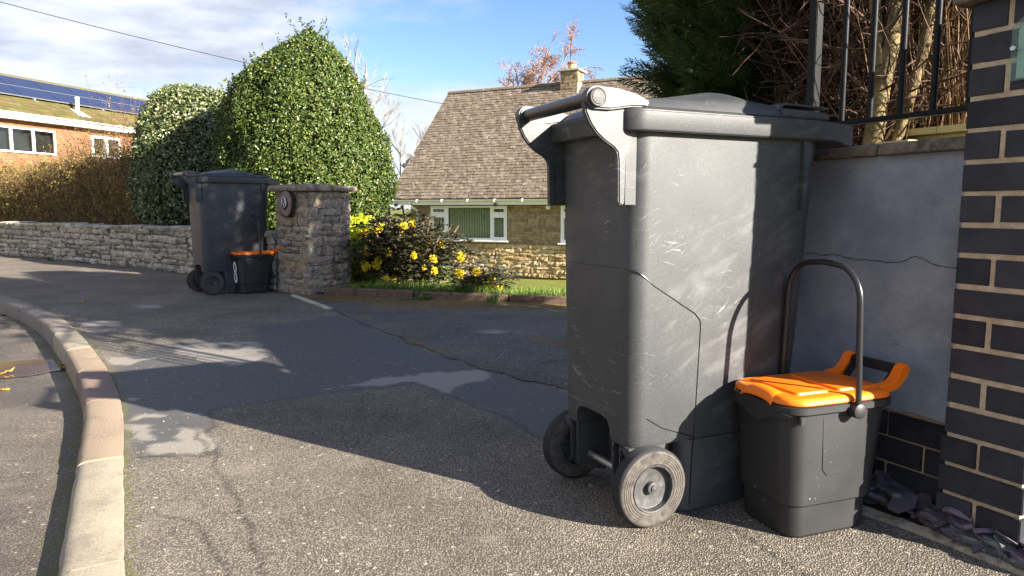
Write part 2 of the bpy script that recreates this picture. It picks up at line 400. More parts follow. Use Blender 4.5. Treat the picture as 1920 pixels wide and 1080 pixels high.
M['yellow'] = leaf_mat('yellow_flower', [(0, (0.66, 0.46, 0.01)), (0.6, (0.74, 0.56, 0.02)), (1, (0.70, 0.62, 0.08))], 0.7, 0.2, 0.4, 0.3)
M['lime'] = leaf_mat('lime_yellow_leaf', [(0, (0.33, 0.40, 0.015)), (0.5, (0.48, 0.54, 0.02)), (1, (0.60, 0.60, 0.05))], 0.5, 0.3, 0.35, 0.35)
M['grassblade'] = leaf_mat('grass_blade', [(0, (0.07, 0.14, 0.020)), (0.5, (0.12, 0.20, 0.030)), (0.85, (0.20, 0.26, 0.05)), (1, (0.34, 0.31, 0.13))], 0.5, 0.3, 0.5, 0.3)
M['dock'] = leaf_mat('dock_leaf', [(0, (0.07, 0.15, 0.025)), (1, (0.13, 0.22, 0.04))], 0.4, 0.4, 0.3, 0.3)
M['fallen'] = leaf_mat('fallen_leaf', [(0, (0.50, 0.20, 0.05)), (0.5, (0.60, 0.34, 0.06)), (1, (0.42, 0.22, 0.13))], 0.6, 0.3, 0.4, 0.2)
t = NT('lawn_grass'); v = t.coord()
col = t.mix(t.step(t.noise(1.3, 6, 0.65, v), 0.3, 0.7), (0.19, 0.19, 0.042), (0.30, 0.275, 0.070))
col = t.mix(t.step(t.noise(30, 5, 0.7, v), 0.35, 0.7), col, (0.10, 0.15, 0.02))
M['lawn'] = t.set(col, 0.9, 0.1, t.bump(t.noise(45, 5, 0.7, v), 1.0, 0.05))
t = NT('field_grass'); v = t.coord()
M['field'] = t.set(t.mix(t.noise(0.15, 6), (0.10, 0.13, 0.03), (0.20, 0.20, 0.07)), 0.95, 0.1)
M['garden'] = simple('leaf_littered_garden_soil', (0.06, 0.05, 0.025), (0.10, 0.11, 0.03), 3, 0.95, 0.1, bump=0.6, bscale=30)

# ------------------------------------------------------------------ object helpers
def link(o, parent=None):
    C.objects.link(o)
    if parent is not None: o.parent = parent
    return o
def thing(name, label, cat, loc=(0, 0, 0), rz=0.0, group=None, scale=1.0):
    o = bpy.data.objects.new(name, None)
    o.empty_display_size = 0.1
    o.location = loc; o.rotation_euler = (0, 0, rz); o.scale = (scale,) * 3
    return tag(link(o), label, cat, group)
def tag(o, label=None, cat=None, group=None, kind=None):
    if label: o['label'] = label
    if cat: o['category'] = cat
    if group: o['group'] = group
    if kind: o['kind'] = kind
    return o
def np_mesh(name, V, F, mat, smooth=False):
    """F: list of (n,k) int arrays or one such array"""
    me = bpy.data.meshes.new(name)
    V = np.asarray(V, np.float32)
    if not isinstance(F, list): F = [F]
    F = [np.asarray(f, np.int32) for f in F if len(f)]
    me.vertices.add(len(V)); me.vertices.foreach_set('co', V.ravel())
    tot = np.concatenate([np.full(len(f), f.shape[1], np.int32) for f in F])
    loops = np.concatenate([f.ravel() for f in F])
    me.loops.add(len(loops)); me.loops.foreach_set('vertex_index', loops)
    me.polygons.add(len(tot))
    st = np.zeros(len(tot), np.int32); st[1:] = np.cumsum(tot)[:-1]
    me.polygons.foreach_set('loop_start', st)
    try: me.polygons.foreach_set('loop_total', tot)
    except Exception: pass
    me.polygons.foreach_set('use_smooth', np.full(len(tot), smooth, bool))
    me.update(calc_edges=True); me.validate()
    if mat is not None: me.materials.append(mat)
    return me
def mesh_obj(name, V, F, mat, parent=None, smooth=False, kind=None, loc=None, rot=None):
    o = bpy.data.objects.new(name, np_mesh(name, V, F, mat, smooth))
    link(o, parent)
    if kind: o['kind'] = kind
    if loc is not None: o.location = loc
    if rot is not None: o.rotation_euler = rot
    return o
def auto_smooth(o, ang=35):
    me = o.data
    me.polygons.foreach_set('use_smooth', np.ones(len(me.polygons), bool))
    me.set_sharp_from_angle(angle=rad(ang))
    return o

class MB:
    """collects shapes, builds one mesh"""
    def __init__(s): s.v = []; s.f = {}
    def add(s, V, F):
        b = len(s.v); s.v.extend([tuple(map(float, p)) for p in V])
        for f in F: s.f.setdefault(len(f), []).append([b + i for i in f])
        return s
    def box(s, x0, x1, y0, y1, z0, z1, mat=None):
        V = [(x, y, z) for z in (z0, z1) for y in (y0, y1) for x in (x0, x1)]
        if mat is not None: V = [mat @ Vector(p) for p in V]
        return s.add(V, [(0, 2, 3, 1), (4, 5, 7, 6), (0, 1, 5, 4), (2, 6, 7, 3), (0, 4, 6, 2), (1, 3, 7, 5)])
    def prism(s, poly, axis, a, b):
        """extrude 2-D polygon along axis ('x','y','z') from a to b"""
        def p3(p, t): return {'x': (t, p[0], p[1]), 'y': (p[0], t, p[1]), 'z': (p[0], p[1], t)}[axis]
        n = len(poly)
        V = [p3(p, a) for p in poly] + [p3(p, b) for p in poly]
        F = [tuple(range(n))[::-1], tuple(range(n, 2 * n))] + [(i, (i + 1) % n, n + (i + 1) % n, n + i) for i in range(n)]
        return s.add(V, F)
    def lathe(s, prof, n=40, axis='y', c=(0, 0, 0), cap=True):
        """prof: (along axis, radius)"""
        V = []; F = []
        for (t, r) in prof:
            for k in range(n):
                a = 2 * math.pi * k / n
                ca, sa = r * math.cos(a), r * math.sin(a)
                V.append({'y': (c[0] + ca, c[1] + t, c[2] + sa), 'z': (c[0] + ca, c[1] + sa, c[2] + t), 'x': (c[0] + t, c[1] + ca, c[2] + sa)}[axis])
        for j in range(len(prof) - 1):
            for k in range(n):
                F.append((j * n + k, j * n + (k + 1) % n, (j + 1) * n + (k + 1) % n, (j + 1) * n + k))
        if cap:
            F.append(tuple(range(n))[::-1]); m = (len(prof) - 1) * n; F.append(tuple(range(m, m + n)))
        return s.add(V, F)
    def tube(s, pts, r, n=10, cap=True, flat=None):
        pts = [Vector(p) for p in pts]; V = []; F = []
        rr = r if isinstance(r, (list, tuple)) else [r] * len(pts)
        up = None
        for i, p in enumerate(pts):
            d = (pts[min(i + 1, len(pts) - 1)] - pts[max(i - 1, 0)]).normalized()
            if up is None: up = Vector((0, 0, 1)) if abs(d.z) < 0.9 else Vector((0, 1, 0))
            a = d.cross(up).normalized(); b = a.cross(d).normalized(); up = b
            for k in range(n):
                t = 2 * math.pi * k / n
                V.append(p + a * rr[i] * math.cos(t) * (flat or 1) + b * rr[i] * math.sin(t))
        for i in range(len(pts) - 1):
            for k in range(n):
                F.append((i * n + k, i * n + (k + 1) % n, (i + 1) * n + (k + 1) % n, (i + 1) * n + k))
        if cap:
            F.append(tuple(range(n))[::-1]); m = (len(pts) - 1) * n; F.append(tuple(range(m, m + n)))
        return s.add(V, F)
    def loft(s, rings, cap0=True, cap1=True):
        n = len(rings[0]); V = [p for r in rings for p in r]; F = []
        for j in range(len(rings) - 1):
            for k in range(n):
                F.append((j * n + k, j * n + (k + 1) % n, (j + 1) * n + (k + 1) % n, (j + 1) * n + k))
        if cap0: F.append(tuple(range(n))[::-1])
        if cap1: m = (len(rings) - 1) * n; F.append(tuple(range(m, m + n)))
        return s.add(V, F)
    def build(s, name, mat, parent=None, smooth=None, bevel=0, kind=None):
        o = mesh_obj(name, s.v, [np.array(f) for f in s.f.values()], mat, parent, kind=kind)
        if bevel:
            bm = bmesh.new(); bm.from_mesh(o.data)
            es = [e for e in bm.edges if len(e.link_faces) == 2 and e.calc_face_angle(0) > rad(30)]
            bmesh.ops.bevel(bm, geom=es, offset=bevel, segments=2, affect='EDGES', clamp_overlap=True)
            bm.to_mesh(o.data); bm.free()
        if smooth: auto_smooth(o, smooth)
        return o
def rrect(x0, x1, y0, y1, z, r, n=6):
    out = []
    for cx_, cy_, a0 in ((x1 - r, y1 - r, 0), (x0 + r, y1 - r, 90), (x0 + r, y0 + r, 180), (x1 - r, y0 + r, 270)):
        for k in range(n + 1):
            a = rad(a0 + 90 * k / n)
            out.append((cx_ + r * math.cos(a), cy_ + r * math.sin(a), z))
    return out

# numpy tubes for twigs: polylines (n,k,3), radii (n,k)
def np_tubes(P, Rr, sides=3):
    P = np.asarray(P, float); n, k, _ = P.shape
    D = np.empty_like(P); D[:, 1:-1] = P[:, 2:] - P[:, :-2]; D[:, 0] = P[:, 1] - P[:, 0]; D[:, -1] = P[:, -1] - P[:, -2]
    D /= np.linalg.norm(D, axis=2, keepdims=True) + 1e-9
    ref = np.where(np.abs(D[..., 2:3]) < 0.9, np.array([0, 0, 1.0]), np.array([1.0, 0, 0]))
    A = np.cross(D, ref); A /= np.linalg.norm(A, axis=2, keepdims=True) + 1e-9
    B = np.cross(D, A)
    ang = np.arange(sides) * 2 * math.pi / sides
    V = P[:, :, None] + np.asarray(Rr)[:, :, None, None] * (A[:, :, None] * np.cos(ang)[:, None] + B[:, :, None] * np.sin(ang)[:, None])
    idx = np.arange(n * k * sides).reshape(n, k, sides)
    a = idx[:, :-1]; b = np.roll(a, -1, 2); d = idx[:, 1:]; c = np.roll(d, -1, 2)
    return V.reshape(-1, 3), np.stack([a, b, c, d], -1).reshape(-1, 4)
def merge(parts):
    V = []; F = []; o = 0
    for v, f in parts:
        V.append(v); F.append(f + o); o += len(v)
    return np.concatenate(V), np.concatenate(F)
def unit(a): return a / (np.linalg.norm(a, axis=-1, keepdims=True) + 1e-9)
def leaves(P, N, L, Wd, fold=0.25, jitter=0.6, dirs=None):
    """one four-cornered folded leaf per point"""
    n = len(P); N = unit(N + R.normal(0, jitter, (n, 3)))
    T = R.normal(0, 1, (n, 3)) if dirs is None else dirs
    T = unit(T - (T * N).sum(1, keepdims=True) * N); S = np.cross(N, T)
    L = np.broadcast_to(L, n)[:, None]; Wd = np.broadcast_to(Wd, n)[:, None]
    a = P; m = P + T * L * 0.45
    V = np.stack([a, m + S * Wd / 2 + N * Wd * fold, P + T * L, m - S * Wd / 2 + N * Wd * fold], 1).reshape(-1, 3)
    F = np.arange(4 * n).reshape(n, 4)
    return V, F
def wander(start, direc, length, k=4, wob=0.15, droop=0.0):
    """(n,3),(n,3),(n,) -> polylines (n,k,3)"""
    n = len(start); P = np.empty((n, k, 3)); P[:, 0] = start; d = unit(direc)
    st = (np.asarray(length) / (k - 1))[:, None] if np.ndim(length) else length / (k - 1)
    for i in range(1, k):
        d = unit(d + R.normal(0, wob, (n, 3)) + np.array([0, 0, -droop]))
        P[:, i] = P[:, i - 1] + d * st
    return P
def pip(x, y, poly):
    """points in polygon"""
    ins = np.zeros(x.shape, bool); n = len(poly); j = n - 1
    for i in range(n):
        xi, yi = poly[i]; xj, yj = poly[j]
        c = ((yi > y) != (yj > y)) & (x < (xj - xi) * (y - yi) / (yj - yi + 1e-12) + xi)
        ins ^= c; j = i
    return ins
def segdist(x, y, pts, closed=False):
    d = np.full(x.shape, 1e9); n = len(pts)
    for i in range(n if closed else n - 1):
        ax, ay = pts[i]; bx, by = pts[(i + 1) % n]
        vx, vy = bx - ax, by - ay
        t = np.clip(((x - ax) * vx + (y - ay) * vy) / (vx * vx + vy * vy + 1e-12), 0, 1)
        d = np.minimum(d, np.hypot(x - ax - t * vx, y - ay - t * vy))
    return d
def sdist(x, y, poly):
    d = segdist(x, y, poly, True)
    return np.where(pip(x, y, poly), d, -d)
def sstep(v, lo, hi):
    t = np.clip((v - lo) / (hi - lo), 0, 1); return t * t * (3 - 2 * t)
def vnoise(x, y, s, seed=0):
    """cheap smooth value noise"""
    g = np.random.default_rng(seed).random((64, 64))
    u = x * s + 900.3; w = y * s + 700.7
    i = np.floor(u).astype(int); j = np.floor(w).astype(int)
    fu = u - i; fw = w - j; fu = fu * fu * (3 - 2 * fu); fw = fw * fw * (3 - 2 * fw)
    G = lambda a, b: g[a % 64, b % 64]
    return (G(i, j) * (1 - fu) + G(i + 1, j) * fu) * (1 - fw) + (G(i, j + 1) * (1 - fu) + G(i + 1, j + 1) * fu) * fw
def fbm(x, y, s, seed=0): return (vnoise(x, y, s, seed) + 0.5 * vnoise(x, y, s * 2.1, seed + 1) + 0.25 * vnoise(x, y, s * 4.3, seed + 2)) / 1.75
def smoothline(pts, n=8):
    """Catmull-Rom through points"""
    p = [np.array(q, float) for q in pts]; p = [2 * p[0] - p[1]] + p + [2 * p[-1] - p[-2]]; out = []
    for i in range(1, len(p) - 2):
        for k in range(n):
            t = k / n
            out.append(0.5 * ((2 * p[i]) + (-p[i - 1] + p[i + 1]) * t + (2 * p[i - 1] - 5 * p[i] + 4 * p[i + 1] - p[i + 2]) * t * t + (-p[i - 1] + 3 * p[i] - 3 * p[i + 1] + p[i + 2]) * t ** 3))
    out.append(p[-2]); return np.array(out)
def set_attr(me, name, vals):
    a = me.attributes.new(name, 'FLOAT', 'POINT'); a.data.foreach_set('value', np.asarray(vals, np.float32))

# ------------------------------------------------------------------ the ground
# measured plan (metres, camera stands at 0,0)
KERB = smoothline([(-9.5, 8.9), (-7.9, 8.35), (-6.6, 7.75), (-5.6, 7.2), (-4.80, 6.60), (-4.07, 5.96), (-3.37, 5.22), (-2.74, 4.44), (-2.15, 3.65), (-1.77, 3.10), (-1.52, 2.69), (-1.257, 2.214), (-0.968, 1.684), (-0.854, 1.478), (-0.55, 0.93), (-0.2, 0.3), (0.2, -0.5)], 10)
DRIVE_EDGE = [(-2.2, 6.75), (-1.45, 5.64), (-0.94, 4.74), (-0.49, 4.01), (-0.16, 3.53), (0.25, 3.05), (0.75, 2.62), (1.3, 2.9)]
EDGE0 = np.array([-1.62, 6.58]); EDGE_DIR = unit(np.array([0.955, -0.297])); EDGE_N = np.array([0.297, 0.955])
SMOOTH = [(-1.946, 3.41), (-1.436, 2.552), (-1.217, 2.224), (-0.984, 2.264), (-1.203, 2.762), (-0.989, 2.921), (-0.755, 3.071), (-0.454, 3.196), (-0.177, 2.88), (0.0, 2.619), (0.176, 2.264), (0.275, 2.214), (0.35, 2.839), (0.243, 3.008), (0.05, 3.278), (-0.161, 3.503), (-0.484, 3.962), (-0.93, 4.699), (-1.3, 5.352), (-1.732, 4.742), (-1.583, 4.327), (-2.035, 4.17), (-2.166, 3.858)]
WORN = [
    [(-2.004, 4.104), (-1.809, 4.238), (-1.525, 4.256), (-1.353, 3.815), (-1.369, 3.652), (-1.433, 3.601), (-1.604, 3.679), (-1.778, 3.815)],
    [(-0.862, 3.118), (-0.654, 3.278), (-0.419, 3.421), (-0.159, 3.456), (-0.104, 3.387), (-0.279, 3.025), (-0.384, 3.128), (-0.459, 3.237), (-0.634, 3.176), (-0.849, 3.071)],
    [(-2.216, 3.815), (-1.94, 3.759), (-1.984, 3.601), (-2.095, 3.627)],
    [(-1.427, 2.572), (-1.335, 2.578), (-1.284, 2.477), (-1.279, 2.411), (-1.338, 2.417)],
    [(-1.219, 2.355), (-1.157, 2.371), (-1.103, 2.274), (-1.152, 2.249), (-1.196, 2.29)],
    [(-1.224, 2.533), (-1.166, 2.514), (-1.067, 2.441), (-1.005, 2.29), (-1.089, 2.264), (-1.13, 2.371)],
    [(-1.503, 2.747), (-1.341, 2.717), (-1.304, 2.66), (-1.444, 2.653)],
    [(-1.299, 2.762), (-1.224, 2.747), (-1.21, 2.696), (-1.285, 2.71)],
    [(-1.664, 2.972), (-1.6, 2.972), (-1.565, 2.896), (-1.623, 2.896)],
    [(-3.126, 5.017), (-2.964, 5.066), (-2.783, 5.017), (-2.689, 4.831), (-2.962, 4.808)],
    [(-2.855, 4.721), (-2.682, 4.699), (-2.641, 4.595), (-2.77, 4.595)],
    [(-3.155, 5.863), (-2.949, 5.896), (-2.87, 5.734), (-3.065, 5.734)]]
WORN_HOLE = [(-1.781, 4.17), (-1.571, 4.12), (-1.554, 3.992), (-1.683, 4.024)]
PALE_SUN_PATCH = [(-0.491, 5.166), (0.0, 5.141), (0.384, 4.808), (0.575, 4.721), (0.545, 4.476), (0.0, 4.496), (-0.28, 4.595)]  # sunlight on the drive put into its colour, over paler stone
SEAMS = [[(-1.213, 2.777), (-0.984, 2.264), (-0.89, 2.097), (-0.823, 1.992), (-0.723, 1.808), (-0.649, 1.684), (-0.538, 1.478), (-0.42, 1.2)],
         [(-1.217, 2.224), (-1.14, 2.224), (-0.984, 2.264)],
         [(-0.457, 3.216), (-0.177, 2.88), (0.0, 2.619), (0.176, 2.264)],
         [(-1.203, 2.762), (-0.989, 2.921), (-0.755, 3.071), (-0.454, 3.196)],
         [(-0.938, 1.815), (-0.842, 1.76), (-0.742, 1.655), (-0.671, 1.574), (-0.6, 1.45)],
         [(-1.02, 2.28), (-1.10, 2.42), (-1.13, 2.52), (-1.26, 2.60)],
         [(0.43, 1.78), (0.56, 1.70), (0.62, 1.55), (0.70, 1.42)]]

def asphalt(name, dark, light, chip, wetness=0.0, fine=1.0):
    """stone aggregate in worn bitumen; attributes from the mesh steer the smooth, worn, mossy and cracked areas"""
    t = NT(name); v = t.coord()
    rnd = t.n('ShaderNodeSeparateColor')
    t.put(rnd.inputs[0], t.voro(195 * fine, v, out='Color'))
    d1 = t.voro(195 * fine, v)
    stone = t.ramp(rnd.outputs[0], [(0, dark), (0.35, tuple(0.45 * a + 0.55 * b for a, b in zip(dark, light))), (0.8, light), (1, tuple(1.3 * b for b in light))])
    gap = t.step(d1, 0.42, 0.62)
    col = t.mix(gap, stone, tuple(0.8 * a for a in dark))
    # scattered pale chippings
    c2 = t.n('ShaderNodeSeparateColor'); t.put(c2.inputs[0], t.voro(62, v, out='Color'))
    chips = t.math('MULTIPLY', t.step(c2.outputs[1], 0.945, 0.96), t.step(t.voro(62, v), 0.40, 0.30))
    col = t.mix(t.math('MULTIPLY', chips, 0.75), col, chip)
    col = t.hsv(col, val=t.step(t.noise(1.7, 6, 0.62, v), 0.25, 0.75, 0.72, 1.28))
    col = t.mix(t.step(t.noise(4.0, 5, 0.6, t.mapping(v, loc=(4, 7, 0))), 0.55, 0.75, 0, 0.35), col, tuple(1.25 * b for b in light))
    sm = t.attr('smooth_tar'); wo = t.attr('worn'); mo = t.attr('moss'); cr = t.attr('crack'); dr = t.attr('dry')  # the 'dry' mask holds the sun patch painted on the drive
    tar = t.mix(t.step(t.noise(170, 4, 0.65, v), 0.3, 0.7), (0.052, 0.052, 0.053), (0.090, 0.087, 0.083))
    tar = t.mix(t.math('MULTIPLY', chips, 0.5), tar, chip)
    col = t.mix(sm, col, tar)
    wcol = t.mix(t.step(t.noise(190, 4, 0.65, v), 0.3, 0.7), (0.19, 0.17, 0.14), (0.32, 0.285, 0.235))
    col = t.mix(wo, col, wcol)
    sunpatch_col = t.mix(t.step(d1, 0.2, 0.6), t.mix(rnd.outputs[1], (0.36, 0.29, 0.24), (0.20, 0.16, 0.135)), (0.06, 0.05, 0.045))
    col = t.mix(dr, col, sunpatch_col)  # painted sunlight on pale stone
    mcol = t.mix(t.step(t.noise(22, 5, 0.7, v), 0.35, 0.65), (0.085, 0.050, 0.020), (0.22, 0.14, 0.030))
    mcol = t.mix(t.step(t.noise(3, 4, 0.6, t.mapping(v, (0.5, 2, 1))), 0.52, 0.65), mcol, (0.035, 0.025, 0.018))
    col = t.mix(mo, col, mcol)
    gm = t.attr('greenmoss')
    col = t.mix(t.math('MULTIPLY', gm, t.step(t.noise(28, 4, 0.65, v), 0.42, 0.60)), col, t.mix(t.noise(60, 3, 0.6, v), (0.05, 0.065, 0.012), (0.16, 0.16, 0.03)))
    col = t.mix(cr, col, (0.018, 0.017, 0.015))
    rough = t.math('SUBTRACT', 0.82, t.math('MULTIPLY', sm, 0.18))
    if wetness:
        wet = t.attr('wet')
        col = t.mix(wet, col, t.hsv(col, val=0.62))
        rough = t.math('SUBTRACT', rough, t.math('MULTIPLY', wet, wetness))
    h = t.math('SUBTRACT', t.math('MULTIPLY', t.step(d1, 0.65, 0.15), t.math('SUBTRACT', 1.0, t.math('MULTIPLY', t.math('MAXIMUM', sm, wo), 0.8))), cr)
    h = t.math('ADD', h, t.math('MULTIPLY', t.noise(420, 3, 0.6, v), 0.35))
    return t.set(col, rough, 0.35, t.bump(h, 0.8, 0.0028))
M['pavement'] = asphalt('pavement_asphalt', (0.100, 0.084, 0.066), (0.235, 0.200, 0.153), (0.42, 0.37, 0.29))
M['drive'] = asphalt('old_drive_asphalt', (0.068, 0.062, 0.055), (0.17, 0.155, 0.130), (0.40, 0.37, 0.31), fine=0.8)
M['road'] = asphalt('road_asphalt', (0.100, 0.084, 0.068), (0.215, 0.183, 0.142), (0.44, 0.39, 0.31), wetness=0.42)

def sheet(name, xs, ys, keep, z, mat):
    X, Y = np.meshgrid(xs, ys); ny, nx = X.shape
    idx = np.arange(nx * ny).reshape(ny, nx)
    cxm = (X[:-1, :-1] + X[1:, 1:]) / 2; cym = (Y[:-1, :-1] + Y[1:, 1:]) / 2
    k = keep(cxm, cym)
    F = np.stack([idx[:-1, :-1], idx[:-1, 1:], idx[1:, 1:], idx[1:, :-1]], -1)[k]
    used = np.zeros(nx * ny, bool); used[F.ravel()] = True
    re = np.cumsum(used) - 1
    x = X.ravel()[used]; y = Y.ravel()[used]
    zz_ = z(x, y) if callable(z) else np.full(x.shape, z)
    o = mesh_obj(name, np.stack([x, y, zz_], 1), re[F], mat, smooth=True, kind='structure')
    return o, x, y
def irregular(x, y, polys, soft, amp, scale, seed):
    out = np.zeros(x.shape)
    nz = (fbm(x, y, scale, seed) - 0.5) * amp + (fbm(x, y, scale * 3.7, seed + 9) - 0.5) * amp * 0.7
    for p in polys: out = np.maximum(out, sstep(sdist(x, y, p) + nz, -soft, soft))
    return out
kerb_poly = [(p[0], p[1]) for p in KERB] + [(40, -0.5), (40, 14.6), (-9.6, 14.6)]
geo = lambda a, b, k: a * (b / a) ** np.linspace(0, 1, k)
# pavement: everything on the house side of the kerb
xs = np.concatenate([np.linspace(-9.5, -3.6, 120), np.arange(-3.57, -2.2, 0.020), np.arange(-2.19, 0.8, 0.0115), np.arange(0.81, 1.5, 0.02), np.linspace(1.52, 8, 16)])
ys = np.concatenate([np.linspace(-1, 1.18, 30), geo(1.2, 5.2, 260), np.linspace(5.24, 14.5, 150)])
pave, x, y = sheet('pavement', xs, ys, lambda a, b: pip(a, b, kerb_poly) & ~(((a - EDGE0[0]) * EDGE_N[0] + (b - EDGE0[1]) * EDGE_N[1] > 0.03) & (a > -1.75)), lambda a, b: 0.0015 * (fbm(a, b, 0.9, 3) - 0.5), M['pavement'])
set_attr(pave.data, 'smooth_tar', 0.9 * irregular(x, y, [SMOOTH], 0.045, 0.07, 5, 21))
w = irregular(x, y, WORN, 0.014, 0.10, 7, 31) * (1 - irregular(x, y, [WORN_HOLE], 0.03, 0.12, 7, 51))
set_attr(pave.data, 'worn', w * 0.9)
cr = np.zeros(x.shape)
for s_ in SEAMS:
    jx = x + (fbm(x, y, 9, 61) - 0.5) * 0.05; jy = y + (fbm(x, y, 9, 71) - 0.5) * 0.05
    cr = np.maximum(cr, 1 - sstep(segdist(jx, jy, s_), 0.001, 0.009))
set_attr(pave.data, 'crack', 0.72 * cr * sstep(fbm(x, y, 6, 15), 0.05, 0.25))
kd = segdist(x, y, [tuple(p) for p in KERB[::3]])
set_attr(pave.data, 'greenmoss', np.maximum(0.8 * (1 - sstep(kd, 0.01, 0.045)), 0.12 * cr))
set_attr(pave.data, 'moss', np.zeros(x.shape)); set_attr(pave.data, 'dry', np.zeros(x.shape))
# driveway, a thin layer on top of the pavement
EDGE_END = tuple(EDGE0 + EDGE_DIR * 9)
drive_poly = [(-2.0, 6.5), (-1.45, 5.64), (-0.94, 4.74), (-0.49, 4.01), (-0.16, 3.53), (0.25, 3.05), (0.5, 2.72), (0.9, 2.45), (8, 4.3), EDGE_END, tuple(EDGE0)]
ragged = lambda a, b: sdist(a, b, drive_poly) + (fbm(a, b, 7, 81) - 0.5) * 0.10 > 0
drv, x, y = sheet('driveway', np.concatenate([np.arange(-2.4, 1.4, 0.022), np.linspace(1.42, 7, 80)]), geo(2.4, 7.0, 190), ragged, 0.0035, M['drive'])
ed = -((x - EDGE0[0]) * EDGE_N[0] + (y - EDGE0[1]) * EDGE_N[1])
set_attr(drv.data, 'moss', np.maximum((1 - sstep(ed + (fbm(x, y, 2.5, 5) - 0.5) * 0.5, 0.25, 0.85)), 0.55 * sstep(fbm(x, y, 2.2, 44), 0.60, 0.72)))
set_attr(drv.data, 'dry', irregular(x, y, [PALE_SUN_PATCH], 0.10, 0.30, 3, 91) * 0.9)  # mask of the painted sun patch, pale stone beneath
wt = irregular(x, y, [[(-0.28, 4.60), (-0.09, 4.68), (0.10, 4.60), (-0.10, 4.50)]], 0.02, 0.12, 8, 95)
set_attr(drv.data, 'worn', wt)
set_attr(drv.data, 'smooth_tar', np.zeros(x.shape))
set_attr(drv.data, 'crack', (1 - sstep(segdist(x + (fbm(x, y, 8, 4) - .5) * .1, y, [(0.15, 3.62), (0.42, 3.78), (0.75, 3.75)]), 0.004, 0.02)) * 0.8)
set_attr(drv.data, 'greenmoss', 0.35 * sstep(fbm(x, y, 1.6, 46), 0.55, 0.7))
# road, 10 cm below the kerb top
PUD = [(-3.30, 4.06), (-3.111, 4.11), (-2.902, 4.17), (-2.763, 4.19), (-2.634, 4.13), (-2.53, 3.93), (-2.628, 3.79), (-2.681, 3.74), (-2.829, 3.67), (-3.2, 3.65)]
PUD2 = [(-2.95, 3.66), (-2.74, 3.67), (-2.58, 3.64), (-2.60, 3.56), (-2.72, 3.52), (-2.95, 3.50)]
road, x, y = sheet('road', np.concatenate([np.linspace(-60, -3.9, 120), np.arange(-3.88, 0.3, 0.028)]), np.concatenate([np.linspace(-14, 0.9, 40), geo(0.95, 9, 170)]),
                   lambda a, b: ~pip(a + 0.06, b, kerb_poly) | (a < -9.4), lambda a, b: -0.055 - 0.05 * sstep(b, 1.7, 4.0), M['road'])
wet = np.maximum(irregular(x, y, [[(-4.5, 3.2), (-4.5, 5.4), (-3.4, 4.9), (-2.75, 4.25), (-2.3, 3.7), (-1.95, 3.25), (-2.2, 3.0), (-3.2, 3.2)]], 0.25, 0.5, 1.5, 7), 0.8 * sstep(fbm(x, y, 1.1, 12), 0.55, 0.75))
set_attr(road.data, 'wet', wet)
for a_ in ('smooth_tar', 'worn', 'moss', 'dry', 'crack'): set_attr(road.data, a_, np.zeros(x.shape))
kd = segdist(x, y, [tuple(p) for p in KERB[::3]])
set_attr(road.data, 'greenmoss', 0.8 * (1 - sstep(kd, 0.14, 0.22)))
# puddle: flat water with a ragged margin
t = NT('puddle_water'); v = t.coord()
M['water'] = t.set(t.mix(t.step(t.noise(3, 4, 0.6, v), 0.3, 0.7), (0.055, 0.029, 0.010), (0.085, 0.050, 0.020)), 0.05, 0.22, t.bump(t.noise(9, 3, 0.5, v), 0.02, 0.01))
pud, x, y = sheet('puddle', np.arange(-3.4, -2.3, 0.012), np.arange(3.4, 4.3, 0.012),
                  lambda a, b: (sdist(a, b, PUD) + (fbm(a, b, 7, 2) - .5) * .09 > 0) | (sdist(a, b, PUD2) + (fbm(a, b, 9, 6) - .5) * .07 > 0), -0.0995, M['water'])
# wide ground falling away behind the houses
def ground_z(a, b): return -0.35 - 2.6 * sstep(b, 6, 36) * sstep(a, -16, -2) - 0.0 * a
gx = np.concatenate([-geo(30, 900, 14)[::-1], np.linspace(-28, 40, 35), geo(42, 900, 14)])
gy = np.concatenate([-geo(14, 900, 12)[::-1], np.linspace(-12, 60, 37), geo(64, 1500, 14)])
grd, x, y = sheet('ground', gx, gy, lambda a, b: a == a, ground_z, M['field'])
# lawn behind the drive edging, falling to the bungalow
nu, nv = 120, 60
U = np.linspace(-0.5, 12, nu); Vv = np.linspace(0, 1, nv) ** 1.5 * 24
LX = EDGE0[0] + EDGE_DIR[0] * U[None] + EDGE_N[0] * Vv[:, None]; LY = EDGE0[1] + EDGE_DIR[1] * U[None] + EDGE_N[1] * Vv[:, None]
LX = LX - 0.30 * np.maximum(Vv, 0)[:, None] * (1 - U[None] / 12)
def lawn_z(d): return 0.02 - 0.083 * d
LZ = lawn_z(Vv)[:, None] + 0.05 * (fbm(LX, LY, 0.7, 17) - 0.5) * np.minimum(Vv, 1)[:, None]
idx = np.arange(nu * nv).reshape(nv, nu)
lawn = mesh_obj('lawn', np.stack([LX, LY, LZ], -1).reshape(-1, 3), np.stack([idx[:-1, :-1], idx[:-1, 1:], idx[1:, 1:], idx[1:, :-1]], -1).reshape(-1, 4), M['lawn'], smooth=True, kind='structure')
